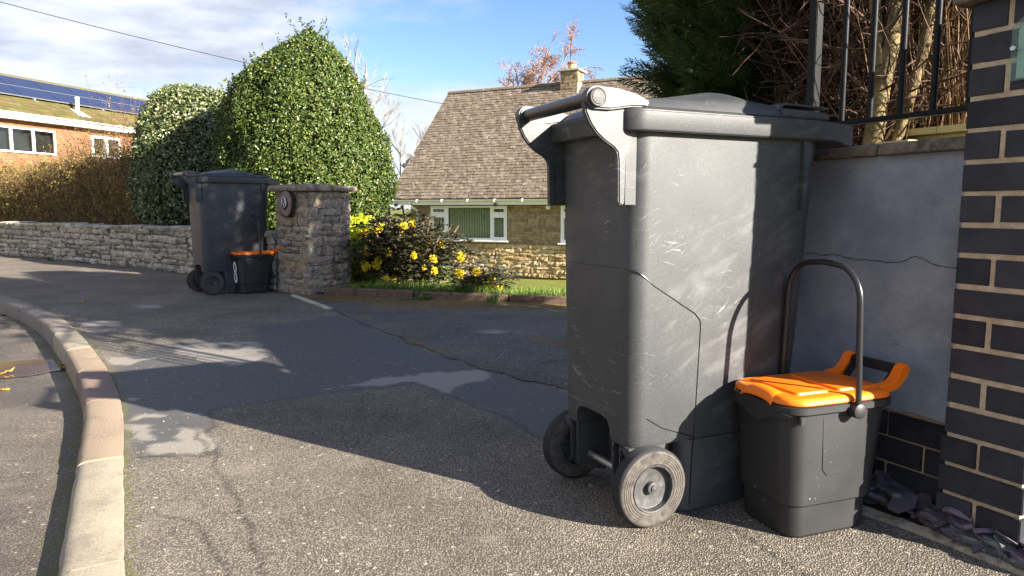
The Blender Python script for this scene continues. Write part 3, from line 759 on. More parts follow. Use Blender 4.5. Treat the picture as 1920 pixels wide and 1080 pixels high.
# raised garden behind the stone wall
gp = [(-1.75, 7.0), (-2.25, 7.35), (-4.0, 9.0), (-9.3, 12.9), (-16, 17.5)]
gl = smoothline(gp, 6); off = np.linspace(0, 1, 14) ** 1.4 * 30
GX = gl[:, 0][None] - off[:, None] * 0.25; GY = gl[:, 1][None] + off[:, None] * 0.97
GZ = 0.26 - np.maximum(off - 1.5, 0)[:, None] * 0.05 * np.clip((GX + 12) / 6, 0, 1) + 0 * GX
idx = np.arange(GX.size).reshape(GX.shape)
mesh_obj('garden_ground', np.stack([GX, GY, GZ], -1).reshape(-1, 3), np.stack([idx[:-1, :-1], idx[:-1, 1:], idx[1:, 1:], idx[1:, :-1]], -1).reshape(-1, 4), M['garden'], smooth=True, kind='structure')

# ------------------------------------------------------------------ kerb stones
M['jointdirt'] = simple('dirt_in_joint', (0.035, 0.03, 0.022), (0.06, 0.055, 0.03), 40, 0.95, 0.1)
kerb = tag(link(bpy.data.objects.new('kerb', None)), kind='structure')
kl = KERB; seg = np.r_[0, np.cumsum(np.linalg.norm(np.diff(kl, axis=0), axis=1))]
def k_at(s): return np.array([np.interp(s, seg, kl[:, 0]), np.interp(s, seg, kl[:, 1])])
def k_arc(p): return seg[np.argmin(np.hypot(kl[:, 0] - p[0], kl[:, 1] - p[1]))]
fix = sorted(k_arc(p) for p in [(-3.956, 5.798), (-3.308, 5.166), (-1.659, 2.921), (-1.259, 2.214), (-0.889, 1.537)])
joints = list(np.arange(fix[0] - 0.8, seg[0], -0.8))[::-1] + [fix[0], fix[1], fix[1] + 0.74, fix[1] + 1.42, fix[1] + 2.08, fix[2], fix[3], fix[4], fix[4] + 0.75, fix[4] + 1.5]
cols = {0: 'kerb_grey'}
for i in range(len(joints) - 1):
    a, b = joints[i] + 0.004, joints[i + 1] - 0.004
    mid = k_at((a + b) / 2)
    ns = 12; V = []
    dz = random.uniform(-0.003, 0.003)
    # section: road side is positive offset
    sec = [(-0.004, -0.14), (-0.004, 0.004), (0.0, 0.007), (0.098, 0.006), (0.116, 0.0), (0.128, -0.016), (0.132, -0.14)]
    for k in range(ns + 1):
        s = a + (b - a) * k / ns; p = k_at(s); d = unit(k_at(s + 0.05) - k_at(s - 0.05)); n = np.array([d[1], -d[0]])
        e = 0.0
        for o_, z_ in sec:
            q = p + n * (o_ + (random.gauss(0, .0012) if z_ > -0.1 else 0)); V.append((q[0], q[1], z_ + dz + (random.gauss(0, .0008) if z_ > -0.1 else 0)))
    m = len(sec)
    F = [(k * m + j, k * m + (j + 1) % m, (k + 1) * m + (j + 1) % m, (k + 1) * m + j) for k in range(ns) for j in range(m)]
    o = MB().add(V, F).add(V[:m], [tuple(range(m))[::-1]]).add(V[-m:], [tuple(range(m))])
    jv = []
    for s in (joints[i] - 0.0038, joints[i] + 0.0038):
        p = k_at(s); d = unit(k_at(s + 0.05) - k_at(s - 0.05)); n = np.array([d[1], -d[0]])
        jv += [(p[0] + n[0] * o_, p[1] + n[1] * o_, z_ - 0.003 if z_ > -0.1 else z_) for o_, z_ in [(max(-0.001, min(q_[0], 0.128)), q_[1]) for q_ in sec]]
    MB().add(jv, [(j, (j + 1) % m, m + (j + 1) % m, m + j) for j in range(m)]).build('joint_mortar', M['jointdirt'], kerb)
    yy = mid[1]
    mk = 'kerb_pale' if yy < 2.2 else 'kerb_pink' if yy < 2.9 else 'kerb_red' if yy < 3.45 else 'kerb_pink' if yy < 4.1 else 'kerb_pale' if yy < 4.3 else 'kerb_grey'
    auto_smooth(o.build('kerb_stone', M[mk], kerb), 50)

# ------------------------------------------------------------------ wheelie bin
def lathe_prof(pts): return pts
def make_bin(label, group, loc, rz, scale=1.0):
    r = thing('wheelie_bin', label, 'wheelie bin', loc, rz, group, scale)
    # body: lofted rounded box, rear at -x
    rings = []
    for z, xr, xf, hw, rr in [(0.200, -0.056, 0.488, 0.168, 0.045), (0.215, -0.060, 0.492, 0.171, 0.05), (0.42, -0.064, 0.510, 0.176, 0.052), (0.66, -0.068, 0.526, 0.1815, 0.052), (0.99, -0.072, 0.546, 0.188, 0.052)]:
        rings.append(rrect(xr, xf, -hw, hw, z, rr, 8))
    b = MB().loft(rings)
    body = b.build('body', M['bin'], r)
    ct = MB().prism([(-0.085, 0.15), (0.085, 0.15), (0.085, 0.232), (0.070, 0.252), (0.04, 0.258), (-0.04, 0.258), (-0.070, 0.252), (-0.085, 0.232)], 'x', -0.2, 0.045).build('cutter', None)
    bo = body.modifiers.new('bay', 'BOOLEAN'); bo.object = ct; bo.operation = 'DIFFERENCE'; bo.solver = 'EXACT'
    ct.parent = r
    bpy.context.view_layer.update()
    bm_ = bpy.data.meshes.new_from_object(body.evaluated_get(bpy.context.evaluated_depsgraph_get()))
    body.modifiers.clear(); body.data = bm_; bpy.data.objects.remove(ct); auto_smooth(body, 28)
    # foot under the front, wheel bay and its cheeks at the rear
    f = MB().loft([rrect(0.105, 0.472, -0.165, 0.165, 0.004, 0.04, 6), rrect(0.10, 0.482, -0.1685, 0.1685, 0.198, 0.045, 6)])
    f.build('foot', M['bin'], body, smooth=28)
    bay = MB()
    bay.box(0.05, 0.10, -0.125, 0.125, 0.045, 0.199)
    for sy in (-1, 1):
        for yy in (0.087, 0.122):
            a, c = sorted((sy * yy, sy * (yy + 0.008)))
            bay.prism([(-0.056, 0.199), (0.09, 0.199), (0.09, 0.05), (0.03, 0.05), (-0.035, 0.062), (-0.054, 0.085)], 'y', a, c)
        a, c = sorted((sy * 0.133, sy * 0.166))
        bay.prism([(-0.056, 0.199), (0.06, 0.199), (0.05, 0.165), (-0.03, 0.160), (-0.05, 0.172)], 'y', a, c)
    bay.build('axle_housing', M['bin'], r, bevel=0.002, smooth=30)
    MB().tube([(-0.012, -0.165, 0.103), (-0.012, 0.165, 0.103)], 0.0105, 14).build('axle', M['steel'], r, smooth=40)
    # moulded seams: thin dark tubes, the groove's shading put into their colour
    s = MB()
    s.tube([(-0.0677, 0.135, 0.655), (-0.0677, -0.128, 0.655), (-0.062, -0.155, 0.653), (-0.05, -0.1725, 0.650), (-0.03, -0.1805, 0.636), (0.0, -0.1808, 0.612), (0.13, -0.1793, 0.535), (0.148, -0.1786, 0.515), (0.150, -0.1779, 0.49), (0.144, -0.1712, 0.21), (0.142, -0.1688, 0.17), (0.140, -0.1662, 0.02)], 0.0016, 6)
    s.tube([(-0.008, -0.1727, 0.275), (0.04, -0.1722, 0.245), (0.14, -0.1711, 0.208)], 0.0016, 6)
    s.tube([(-0.0605, 0.13, 0.272), (-0.0608, -0.12, 0.272)], 0.0016, 6)
    s.tube([(0.33, -0.1874, 0.975), (0.325, -0.1814, 0.66), (0.32, -0.1755, 0.40), (0.315, -0.1702, 0.21)], 0.001, 5)
    s.build('moulding_seam', M['black'], body, smooth=50)
    MB().prism([(0.462, 0.985), (0.490, 0.985), (0.476, 0.80), (0.464, 0.80)], 'y', -0.199, -0.170).build('rib', M['bin'], body, bevel=0.002)
    # rim with the deep lifting comb at the front
    rim = MB().loft([rrect(-0.104, 0.560, -0.211, 0.211, 0.982, 0.055, 8), rrect(-0.106, 0.562, -0.213, 0.213, 0.987, 0.057, 8), rrect(-0.106, 0.562, -0.213, 0.213, 1.030, 0.057, 8), rrect(-0.102, 0.558, -0.209, 0.209, 1.034, 0.053, 8)])
    rim.prism([(0.52, 1.0335), (0.627, 1.028), (0.632, 1.022), (0.632, 0.975), (0.625, 0.969), (0.605, 0.972), (0.565, 0.983), (0.52, 0.983)], 'y', -0.2095, 0.2095)
    rimo = rim.build('rim', M['binlid'], body, bevel=0.0025, smooth=35)
    # rear brackets carrying the handle, full height fins
    for sy in (-1, 1):
        a, c = sorted((sy * 0.163, sy * 0.182))
        arc = [(-0.205, 1.045), (-0.200, 1.02), (-0.188, 0.996), (-0.170, 0.974), (-0.148, 0.957), (-0.124, 0.944), (-0.113, 0.932), (-0.110, 0.915), (-0.108, 0.812), (-0.098, 0.808), (-0.090, 0.815), (-0.088, 0.93), (-0.074, 0.955), (-0.068, 0.984), (-0.068, 1.028), (-0.10, 1.034), (-0.15, 1.036)]
        MB().prism(arc, 'y', a, c).build('handle_bracket', M['binlid'], r, bevel=0.003, smooth=35)
        MB().box(-0.09, -0.060, min(sy * 0.162, sy * 0.181), max(sy * 0.162, sy * 0.181), 0.81, 0.985).build('bracket_web', M['bin'], r)
    hb = MB().tube([(-0.178, -0.163, 1.053), (-0.178, 0.163, 1.053)], 0.0165, 20)
    hb.build('handle_bar', M['black'], r, smooth=40)
    # lid: low hipped dome with hinge arms
    lid = thing_part('lid', r)
    nx, ny = 40, 28
    V = []; F = []
    for j in range(ny + 1):
        for i in range(nx + 1):
            u = -1 + 2 * i / nx; w = -1 + 2 * j / ny
            # rounded-rectangle plan
            px = 0.236 + 0.318 * u; py = 0.192 * w
            e = max(abs(u), abs(w)); 
            cxn = max(0, abs(u) - 0.82) / 0.18; cyn = max(0, abs(w) - 0.76) / 0.24
            k = math.hypot(cxn, cyn)
            if cxn > 0 and cyn > 0 and k > max(cxn, cyn):
                q = max(cxn, cyn) / k
                px = 0.236 + 0.318 * math.copysign(0.82 + 0.18 * cxn * q, u); py = 0.192 * math.copysign(0.76 + 0.24 * cyn * q, w)
            edge = min(1, max(0, (1 - e) / 0.10)); edge = edge * edge * (3 - 2 * edge)
            ridge = max(0, min((u + 0.92) / 1.02, (0.78 - u) / 0.62, 1)) * max(0, 1 - abs(w) ** 1.8)
            z = 1.0365 + 0.027 * edge + 0.054 * ridge * edge
            V.append((px, py, z))
    n1 = nx + 1
    for j in range(ny):
        for i in range(nx): F.append((j * n1 + i, j * n1 + i + 1, (j + 1) * n1 + i + 1, (j + 1) * n1 + i))
    lp = MB().add(V, F)
    lp.loft([rrect(-0.083, 0.556, -0.194, 0.194, 1.0355, 0.055, 8), rrect(-0.085, 0.558, -0.196, 0.196, 1.0395, 0.056, 8), rrect(-0.079, 0.552, -0.1905, 0.1905, 1.0415, 0.052, 8)], True, False)
    lidp = lp.build('lid_panel', M['binlid'], lid, smooth=40)
    for sy in (-1, 1):
        # lifting lip above a recess at each front corner
        a, c = sorted((sy * 0.085, sy * 0.182))
        lg = MB().prism([(0.372, 1.0445), (0.392, 1.0725), (0.402, 1.0775), (0.555, 1.0745), (0.572, 1.0735), (0.572, 1.0705), (0.54, 1.0700), (0.41, 1.0725), (0.398, 1.068), (0.380, 1.0445)], 'y', a, c)
        lg.prism([(0.385, 1.0415), (0.56, 1.0395), (0.556, 1.052), (0.54, 1.058), (0.39, 1.061)], 'y', min(sy * 0.075, sy * 0.1915), max(sy * 0.075, sy * 0.1915))
        lg.prism([(0.39, 1.055), (0.52, 1.055), (0.505, 1.0745), (0.40, 1.0765)], 'y', min(sy * 0.085, sy * 0.145), max(sy * 0.085, sy * 0.145))
        lg.build('lid_grip', M['binlid'], lid, bevel=0.0015, smooth=30)
        # hinge arm ending in a round boss on the handle bar
        a, c = sorted((sy * 0.162, sy * 0.194))
        top = [(-0.178 + 0.026 * math.cos(rad(t_)), 1.053 + 0.026 * math.sin(rad(t_))) for t_ in range(80, 281, 20)]
        poly = [(-0.03, 1.052), (-0.07, 1.068), (-0.12, 1.0765)] + top + [(-0.14, 1.0275), (-0.085, 1.0365), (-0.04, 1.0385)]
        MB().prism(poly, 'y', a, c).build('hinge_arm', M['binlid'], lid, bevel=0.004, smooth=40)
        cap = MB()
        s0 = 0.191 * sy
        cap.lathe([(0, 0.0215), (0.006 * sy, 0.0215), (0.0075 * sy, 0.020), (0.0065 * sy, 0.0185), (0.0065 * sy, 0.0168), (0.008 * sy, 0.0155), (0.0085 * sy, 0.001)], 28, 'y', (-0.178, s0, 1.053))
        cap.build('pivot_cap', M['hub'], lid, smooth=40)
    # wheels
    prof_t = [(-0.020, 0.062), (-0.0225, 0.066)]
    for q in (0.070, 0.076, 0.082, 0.088): prof_t += [(-0.0225, q), (-0.0212, q + 0.001), (-0.0225, q + 0.002)]
    prof_t += [(-0.021, 0.096), (-0.017, 0.1005)]
    for q in (-0.012, -0.006, 0.0, 0.006, 0.012): prof_t += [(q - 0.0012, 0.1025), (q, 0.1010), (q + 0.0012, 0.1025)]
    prof_t += [(0.017, 0.1005), (0.021, 0.096), (0.0225, 0.088), (0.0225, 0.066), (0.020, 0.062)]
    prof_r = [(-0.020, 0.062), (-0.0225, 0.0605), (-0.0215, 0.0575), (-0.006, 0.0555), (-0.0045, 0.052), (-0.0045, 0.016), (-0.017, 0.0145), (-0.0185, 0.012), (-0.0185, 0.008), (-0.022, 0.0065), (-0.023, 0.001)]
    prof_r2 = [(0.020, 0.062), (0.021, 0.058), (0.004, 0.055), (0.004, 0.02), (0.02, 0.018), (0.02, 0.001)]
    for sy in (-1, 1):
        wh = thing_part('wheel', r)
        wh.location = (-0.006, sy * 0.1855, 0.1025)
        if sy > 0: wh.rotation_euler = (0, 0, math.pi)
        MB().lathe(prof_t, 64, 'y', cap=False).build('tyre', M['tyre'], wh, smooth=30)
        mr = MB().lathe(prof_r, 48, 'y', cap=False); mr.lathe(prof_r2, 48, 'y', cap=False)
        for k in range(6):
            A = Matrix.Rotation(rad(60 * k), 4, 'Y')
            mr.box(0.016, 0.056, 0.003, 0.018, -0.002, 0.002, A)
        mr.build('rim', M['hub'], wh, smooth=30)
    return r
def thing_part(name, parent):
    o = bpy.data.objects.new(name, None); o.empty_display_size = 0.05
    return link(o, parent)

make_bin('large near grey wheelie bin with scuffed sunlit side in front of the brick pier', 'grey wheelie bins put out on the pavement',
         (0.2735, 1.9005, 0.0), rad(25))
make_bin('smaller looking grey wheelie bin in shade beside the stone gate pier', 'grey wheelie bins put out on the pavement',
         (-2.93, 6.76, 0.002), rad(40.7), 1.06)

# ------------------------------------------------------------------ food caddy
def make_caddy(label, loc, rz, scale=1.0, number=False):
    r = thing('food_caddy', label, 'food caddy', loc, rz, 'black food caddies with orange lids', scale)
    # plan at the foot 0..0.24 by 0..0.20
    rings = [rrect(0.008, 0.244, 0.008, 0.192, 0.0, 0.035, 8), rrect(0.003, 0.249, 0.003, 0.197, 0.008, 0.04, 8), rrect(0.001, 0.257, 0.002, 0.202, 0.080, 0.042, 8), rrect(-0.005, 0.268, -0.004, 0.209, 0.086, 0.045, 8),
             rrect(-0.014, 0.300, -0.006, 0.222, 0.318, 0.050, 8)]
    body = MB().loft(rings).build('body', M['caddy'], r, smooth=25)
    MB().prism([(0.085, 0.17), (0.10, 0.155), (0.165, 0.155), (0.18, 0.17), (0.185, 0.30), (0.08, 0.30)], 'y', -0.0065, -0.0040).build('side_panel', M['caddy'], body, bevel=0.003)
    rim = MB().loft([rrect(-0.021, 0.310, -0.012, 0.228, 0.312, 0.052, 8), rrect(-0.026, 0.315, -0.017, 0.233, 0.316, 0.055, 8), rrect(-0.026, 0.315, -0.017, 0.233, 0.331, 0.055, 8), rrect(-0.021, 0.310, -0.012, 0.228, 0.334, 0.052, 8)])
    # wavy skirt below the rim on the front (left) end
    sk = [(-0.015, 0.317)] + [(0.005 + 0.20 * k / 12, 0.313 - 0.024 * math.exp(-((k - 6) / 2.6) ** 2) - 0.010) for k in range(13)] + [(0.225, 0.317)]
    rim.prism(sk, 'x', -0.026, -0.019)
    rim.build('rim', M['caddy'], body, smooth=35)
    MB().box(0.004, 0.020, -0.0165, -0.004, 0.292, 0.312).build('catch', M['caddy'], body, bevel=0.002)
    # lid
    lid = thing_part('lid', r)
    lm = MB().loft([rrect(-0.022, 0.312, -0.013, 0.229, 0.335, 0.055, 8), rrect(-0.024, 0.314, -0.015, 0.231, 0.339, 0.057, 8), rrect(-0.022, 0.312, -0.013, 0.229, 0.347, 0.055, 8),
                    rrect(-0.016, 0.306, -0.007, 0.223, 0.3525, 0.050, 8), rrect(-0.004, 0.292, 0.005, 0.211, 0.3545, 0.042, 8)])
    lm.loft([rrect(0.022, 0.126, 0.020, 0.196, 0.353, 0.010, 6), rrect(0.025, 0.123, 0.023, 0.193, 0.3585, 0.009, 6), rrect(0.028, 0.120, 0.026, 0.190, 0.3595, 0.008, 6)])
    lm.loft([rrect(0.150, 0.276, 0.020, 0.196, 0.353, 0.010, 6), rrect(0.153, 0.273, 0.023, 0.193, 0.3585, 0.009, 6), rrect(0.156, 0.270, 0.026, 0.190, 0.3595, 0.008, 6)])
    lm.build('lid_panel', M['orange'], lid, bevel=0.0012, smooth=24)
    # scoop shaped finger tab hanging over the left end
    tab = []
    for k in range(13):
        a = math.pi * k / 12
        tab.append([(x_, 0.105 - 0.055 * math.cos(a), z_ + 0.011 * math.sin(a)) for x_, z_ in ((0.006, 0.347), (-0.016, 0.345), (-0.030, 0.328))])
    tv = [p for q in tab for p in q]
    tf = [(3 * k + j, 3 * k + j + 1, 3 * k + j + 4, 3 * k + j + 3) for k in range(12) for j in range(2)]
    to = MB().add(tv, tf).build('finger_tab', M['orange'], lid, smooth=60)
    md = to.modifiers.new('thickness', 'SOLIDIFY'); md.thickness = 0.004
    # rear grip: two orange arms and a black bar
    for y0, y1 in ((0.008, 0.036), (0.176, 0.204)):
        MB().prism([(0.27, 0.342), (0.300, 0.338), (0.335, 0.347), (0.361, 0.371), (0.371, 0.394), (0.367, 0.406), (0.352, 0.410), (0.340, 0.403), (0.328, 0.381), (0.313, 0.365), (0.27, 0.358)], 'y', y0, y1).build('grip_arm', M['orange'], lid, bevel=0.004, smooth=40)
    gb = MB().prism([(0.339, 0.379), (0.359, 0.379), (0.365, 0.391), (0.361, 0.402), (0.351, 0.405), (0.341, 0.399)], 'y', 0.036, 0.176)
    for y0 in (0.036, 0.162): gb.prism([(0.305, 0.341), (0.332, 0.343), (0.359, 0.380), (0.346, 0.394)], 'y', y0, y0 + 0.012)
    gb.build('grip_bar', M['black'], lid, bevel=0.003, smooth=40)
    # swing handle
    y0, y1, hx = -0.026, 0.238, 0.166
    pts = [(hx, y0, 0.312)]
    for k in range(6): pts.append((hx, y0 + 0.002 * k, 0.34 + 0.235 * k / 5))
    for k in range(1, 9): a = rad(90 * k / 9); pts.append((hx, y0 + 0.010 + 0.078 * (1 - math.cos(a)), 0.575 + 0.088 * math.sin(a)))
    pts += [(hx, 0.080, 0.665), (hx, 0.106, 0.667), (hx, 0.132, 0.665)]
    for k in range(8, 0, -1): a = rad(90 * k / 9); pts.append((hx, y1 - 0.010 - 0.078 * (1 - math.cos(a)), 0.575 + 0.088 * math.sin(a)))
    for k in range(5, -1, -1): pts.append((hx, y1 - 0.002 * k, 0.34 + 0.235 * k / 5))
    pts.append((hx, y1, 0.312))
    MB().tube(pts, 0.0075, 14, flat=None).build('handle', M['black'], r, smooth=50)
    for yy, sy in ((y0, -1), (y1, 1)):
        MB().lathe([(-0.010 * sy, 0.0185), (0.008 * sy, 0.0185), (0.010 * sy, 0.016), (0.0105 * sy, 0.001)], 28, 'y', (hx, yy, 0.316)).build('pivot', M['caddy'], r, smooth=40)
        a, c = sorted((yy, yy - sy * 0.03))
        MB().lathe([(a - yy, 0.014), (c - yy, 0.014)], 20, 'y', (hx - 0.002, yy, 0.312)).build('pivot_stub', M['black'], r, smooth=40)
    if number:
        st = MB()
        for zc in (0.225, 0.140):
            ro = []; ri = []
            for k in range(28):
                a = 2 * math.pi * k / 28
                ro.append((0.098 + 0.036 * math.cos(a), zc + 0.052 * math.sin(a)))
                ri.append((0.098 + 0.014 * math.cos(a), zc + 0.026 * math.sin(a)))
            V = []; F = []
            for q in (ro, ri):
                for (yy, z_) in q:
                    xx = -0.0050 - (z_ - 0.086) * 0.0388
                    V.append((xx - 0.0025, yy, z_))
            for k in range(28): F.append((k, (k + 1) % 28, 28 + (k + 1) % 28, 28 + k))
            st.add(V, F)
        so = st.build('number_sticker', M['sticker'], body)
        so.modifiers.new('thickness', 'SOLIDIFY').thickness = 0.001
    return r
make_caddy('sunlit black food caddy with bright orange lid beside the large near wheelie bin', (0.6696, 1.637, 0.0), rad(20))
make_caddy('shaded black food caddy with orange lid and white number 8 by the stone pier', (-2.545, 6.64, 0.002), rad(42), 1.10, True)

# ------------------------------------------------------------------ brick pier
DN = Vector((-math.sin(rad(27.4)), math.cos(rad(27.4)), 0))       # along the wall, away from the camera
NN = Vector((DN.y, -DN.x, 0))                                     # into the garden, behind the wall
W0 = Vector((1.064, 1.69, 0))
WALL_RZ = math.atan2(-DN.y, -DN.x)                                # local +x runs towards the camera, local +y points out to the road?
pier = thing('brick_pier', 'dark blue brick pier with sandy mortar joints at the right picture edge', 'brick pier', W0, WALL_RZ)
# local x: towards camera along the face; local y: into the garden is -y or +y
inward = -1.0 if (Matrix.Rotation(WALL_RZ, 3, 'Z') @ Vector((0, 1, 0))).dot(NN) < 0 else 1.0
PW = 0.176
brick_mesh = {}
def brick(w, d, h):
    key = (round(w, 4), round(d, 4), round(h, 4))
    if key not in brick_mesh:
        o = MB().box(-w / 2, w / 2, -d / 2, d / 2, -h / 2, h / 2).build('brick', M['brick'], None, bevel=0.0016)
        brick_mesh[key] = o.data; bpy.data.objects.remove(o)
    return brick_mesh[key]
def put_brick(parent, x0, x1, y0, y1, z0, z1, ex=0.0):
    o = bpy.data.objects.new('brick', brick(x1 - x0, y1 - y0, z1 - z0))
    link(o, parent)
    o.location = ((x0 + x1) / 2 + random.uniform(-.001, .001), (y0 + y1) / 2 + random.uniform(-.0012, .0012), (z0 + z1) / 2 + random.uniform(-.0006, .0006))
    o.rotation_euler = (0, random.uniform(-.004, .004), random.uniform(-.004, .004))
CH = 0.0727; zj0 = 1.199 - 16 * CH       # joint heights
yl = lambda a, b: (a, b) if inward > 0 else (-b, -a)
for k in range(17):
    z0 = zj0 + k * CH + 0.0055; z1 = zj0 + (k + 1) * CH - 0.0055
    st = 0.006 if z1 < 0.26 else 0.0
    A = (k % 2 == 1)
    js = [-0.004 - st, 0.079, PW + st] if not A else [-0.004 - st, PW + st]
    if z0 < -0.02: continue
    for a, b in zip(js[:-1], js[1:]):
        a2 = a + (0.0 if a < 0 else 0.0055); b2 = b - (0 if b > 0.14 else 0.0055)
        ya, yb = yl(0 - st, 0.102); put_brick(pier, a2, b2, ya, yb, z0, z1)
        ya, yb = yl(0.111, 0.262 + st); put_brick(pier, a2, b2, ya, yb, z0, z1)
mo = MB(); ya, yb = yl(0.0018, 0.260); mo.box(0.001, PW - 0.0012, ya, yb, -0.05, 1.266); mo.build('mortar', M['mortar'], pier)
cp = MB(); ya, yb = yl(-0.035, 0.30); cp.loft([rrect(-0.035, PW + 0.035, ya, yb, 1.268, 0.004, 2), rrect(-0.035, PW + 0.035, ya, yb, 1.318, 0.004, 2), rrect(0.05, PW - 0.05, ya + 0.1, yb - 0.1, 1.36, 0.004, 2)])
cp.build('pier_cap', M['coping'], pier, bevel=0.004)
# glass house sign on stand-off bolts, partly past the picture's edge
sign = thing('glass_sign', 'clear glass house sign on steel standoff bolts fixed to the dark brick pier', 'sign', W0, WALL_RZ)
out = lambda d: -d * inward
gl = NT('clear_sign_glass'); g_ = gl.n('ShaderNodeBsdfTransparent'); g_.inputs[0].default_value = (0.80, 0.90, 0.86, 1)
gs = gl.n('ShaderNodeMixShader'); gs.inputs[0].default_value = 0.12
gl.b.inputs['Base Color'].default_value = (0.5, 0.6, 0.56, 1); gl.b.inputs['Roughness'].default_value = 0.03
gl.t.links.new(g_.outputs[0], gs.inputs[1]); gl.t.links.new(gl.b.outputs[0], gs.inputs[2]); gl.t.links.new(gs.outputs[0], gl.t.nodes['Material Output'].inputs['Surface'])
ya, yb = sorted((out(0.014), out(0.020)))
MB().prism([(0.093, 1.078), (0.093, 1.195), (0.115, 1.212), (0.147, 1.212), (0.147, 1.078)], 'y', ya, yb).build('glass_plate', gl.m, sign, bevel=0.001)
ya, yb = sorted((out(0.0105), out(0.0135)))
M['frost'] = simple('frosted_pale_green', (0.50, 0.58, 0.54), (0.56, 0.63, 0.59), 20, 0.5, 0.3)
MB().prism([(0.104, 1.083), (0.104, 1.186), (0.125, 1.204), (0.143, 1.204), (0.143, 1.083)], 'y', ya, yb).build('frosted_panel', M['frost'], sign)
for bx in (0.100, 0.140):
    MB().lathe([(out(-0.004), 0.0042), (out(0.020), 0.0042), (out(0.020), 0.0062), (out(0.026), 0.0062), (out(0.0275), 0.005), (out(0.0275), 0.0005)], 20, 'y', (bx, 0, 1.147)).build('standoff_bolt', M['brushed'], sign, smooth=40)
fc = bpy.data.curves.new('sign_letter', 'FONT'); fc.body = 'A'; fc.size = 0.026; fc.extrude = 0.0004; fc.shear = 0.2
fo = bpy.data.objects.new('sign_letter', fc); C.objects.link(fo); bpy.context.view_layer.update()
fm = bpy.data.meshes.new_from_object(fo); bpy.data.objects.remove(fo)
fm.materials.append(M['stickerdark'])
lo = bpy.data.objects.new('letter', fm); link(lo, sign); lo.location = (0.119, out(0.0142), 1.095)
lo.rotation_euler = (rad(90), 0, 0 if inward > 0 else math.pi)

# ------------------------------------------------------------------ rendered garden wall
wall = thing('rendered_wall', 'low blue grey rendered wall with cracked face and concrete coping behind the near bin', 'garden wall', W0, WALL_RZ)
OFF = 0.07
# local x negative = away from the camera; wall from x=0 to x=-0.52, then turns the corner into the garden
WL = -1.30
ya, yb = yl(OFF + 0.02, OFF + 0.24)
MB().box(WL, 0.10, ya, yb, 0.0, 0.945).build('wall_core', M['mortar'], wall)
ya, yb = yl(OFF, OFF + 0.0195)
rp = MB()
rp.prism([(WL - 0.02, 0.252), (-0.80, 0.258), (-0.30, 0.262), (-0.19, 0.255), (-0.12, 0.262), (-0.04, 0.256), (0.09, 0.258), (0.09, 0.943), (WL - 0.02, 0.943)], 'y', ya, yb)
rp.build('render_coat', M['render'], wall)
# return face along the drive
ya2, yb2 = yl(OFF + 0.02, OFF + 2.6)
MB().box(WL - 0.0195, WL - 0.0005, min(ya2, yb2), max(ya2, yb2), 0.0, 0.943).build('render_coat', M['render'], wall)
MB().box(WL, WL + 0.22, *sorted((yl(OFF + 0.241, 0)[0] if False else (OFF + 0.2405) * inward, (OFF + 2.6) * inward)), 0.0, 0.945).build('wall_core', M['mortar'], wall)
ck = [(-0.52, 0.665), (-0.47, 0.668), (-0.44, 0.662), (-0.40, 0.669), (-0.36, 0.663), (-0.31, 0.657), (-0.27, 0.660), (-0.23, 0.656), (-0.19, 0.659), (-0.155, 0.676), (-0.13, 0.672), (-0.105, 0.660), (-0.07, 0.655), (-0.04, 0.656), (-0.012, 0.650)]
def crack(pts, w):
    V = []; F = []; fine = []
    for (a, b), (c, d) in zip(pts[:-1], pts[1:]):
        for k in range(4): t_ = k / 4; fine.append((a + (c - a) * t_ + random.uniform(-.002, .002), b + (d - b) * t_ + random.uniform(-.0022, .0022)))
    fine.append(pts[-1])
    for i, (a, b) in enumerate(fine):
        h = w * random.uniform(0.5, 1.2)
        V += [(a, (OFF - 0.0012) * inward, b - h), (a, (OFF - 0.0012) * inward, b + h), (a, (OFF + 0.004) * inward, b)]
    for i in range(len(fine) - 1): F += [(3 * i, 3 * i + 3, 3 * i + 4, 3 * i + 1), (3 * i + 2, 3 * i + 5, 3 * i + 3, 3 * i), (3 * i + 1, 3 * i + 4, 3 * i + 5, 3 * i + 2)]
    return MB().add(V, F)
M['crackdark'] = simple('crack_shadow', (0.035, 0.037, 0.045), (0.05, 0.052, 0.06), 50, 0.95, 0.1)
crack(ck, 0.0011).build('crack', M['crackdark'], wall)
crack([(-0.285, 0.46), (-0.30, 0.445), (-0.305, 0.42), (-0.315, 0.39), (-0.318, 0.34)], 0.0008).build('crack', M['crackdark'], wall)
MB().box(0.262, 0.36, 0.268, 4.45, 0.0, 0.95).build('end_return', M['render'], wall)
# coping stones
for a, b in ((-1.335, -0.856), (-0.850, -0.561), (-0.555, -0.27), (-0.264, 0.03)):
    ya, yb = yl(OFF - 0.022, OFF + 0.26)
    MB().loft([rrect(a, b, ya, yb, 0.944, 0.004, 2), rrect(a, b, ya, yb, 0.966, 0.004, 2), rrect(a + .004, b - .004, ya + .008, yb - .008, 0.976, 0.004, 2)]).build('coping_stone', M['coping'], wall, bevel=0.003)
for k in range(5):
    a = (OFF + 0.264 + k * 0.47) * inward; b = (OFF + 0.264 + (k + 1) * 0.47 - 0.006) * inward
    MB().box(WL - 0.035, WL + 0.24, min(a, b), max(a, b), 0.944, 0.974).build('coping_stone', M['coping'], wall, bevel=0.004)
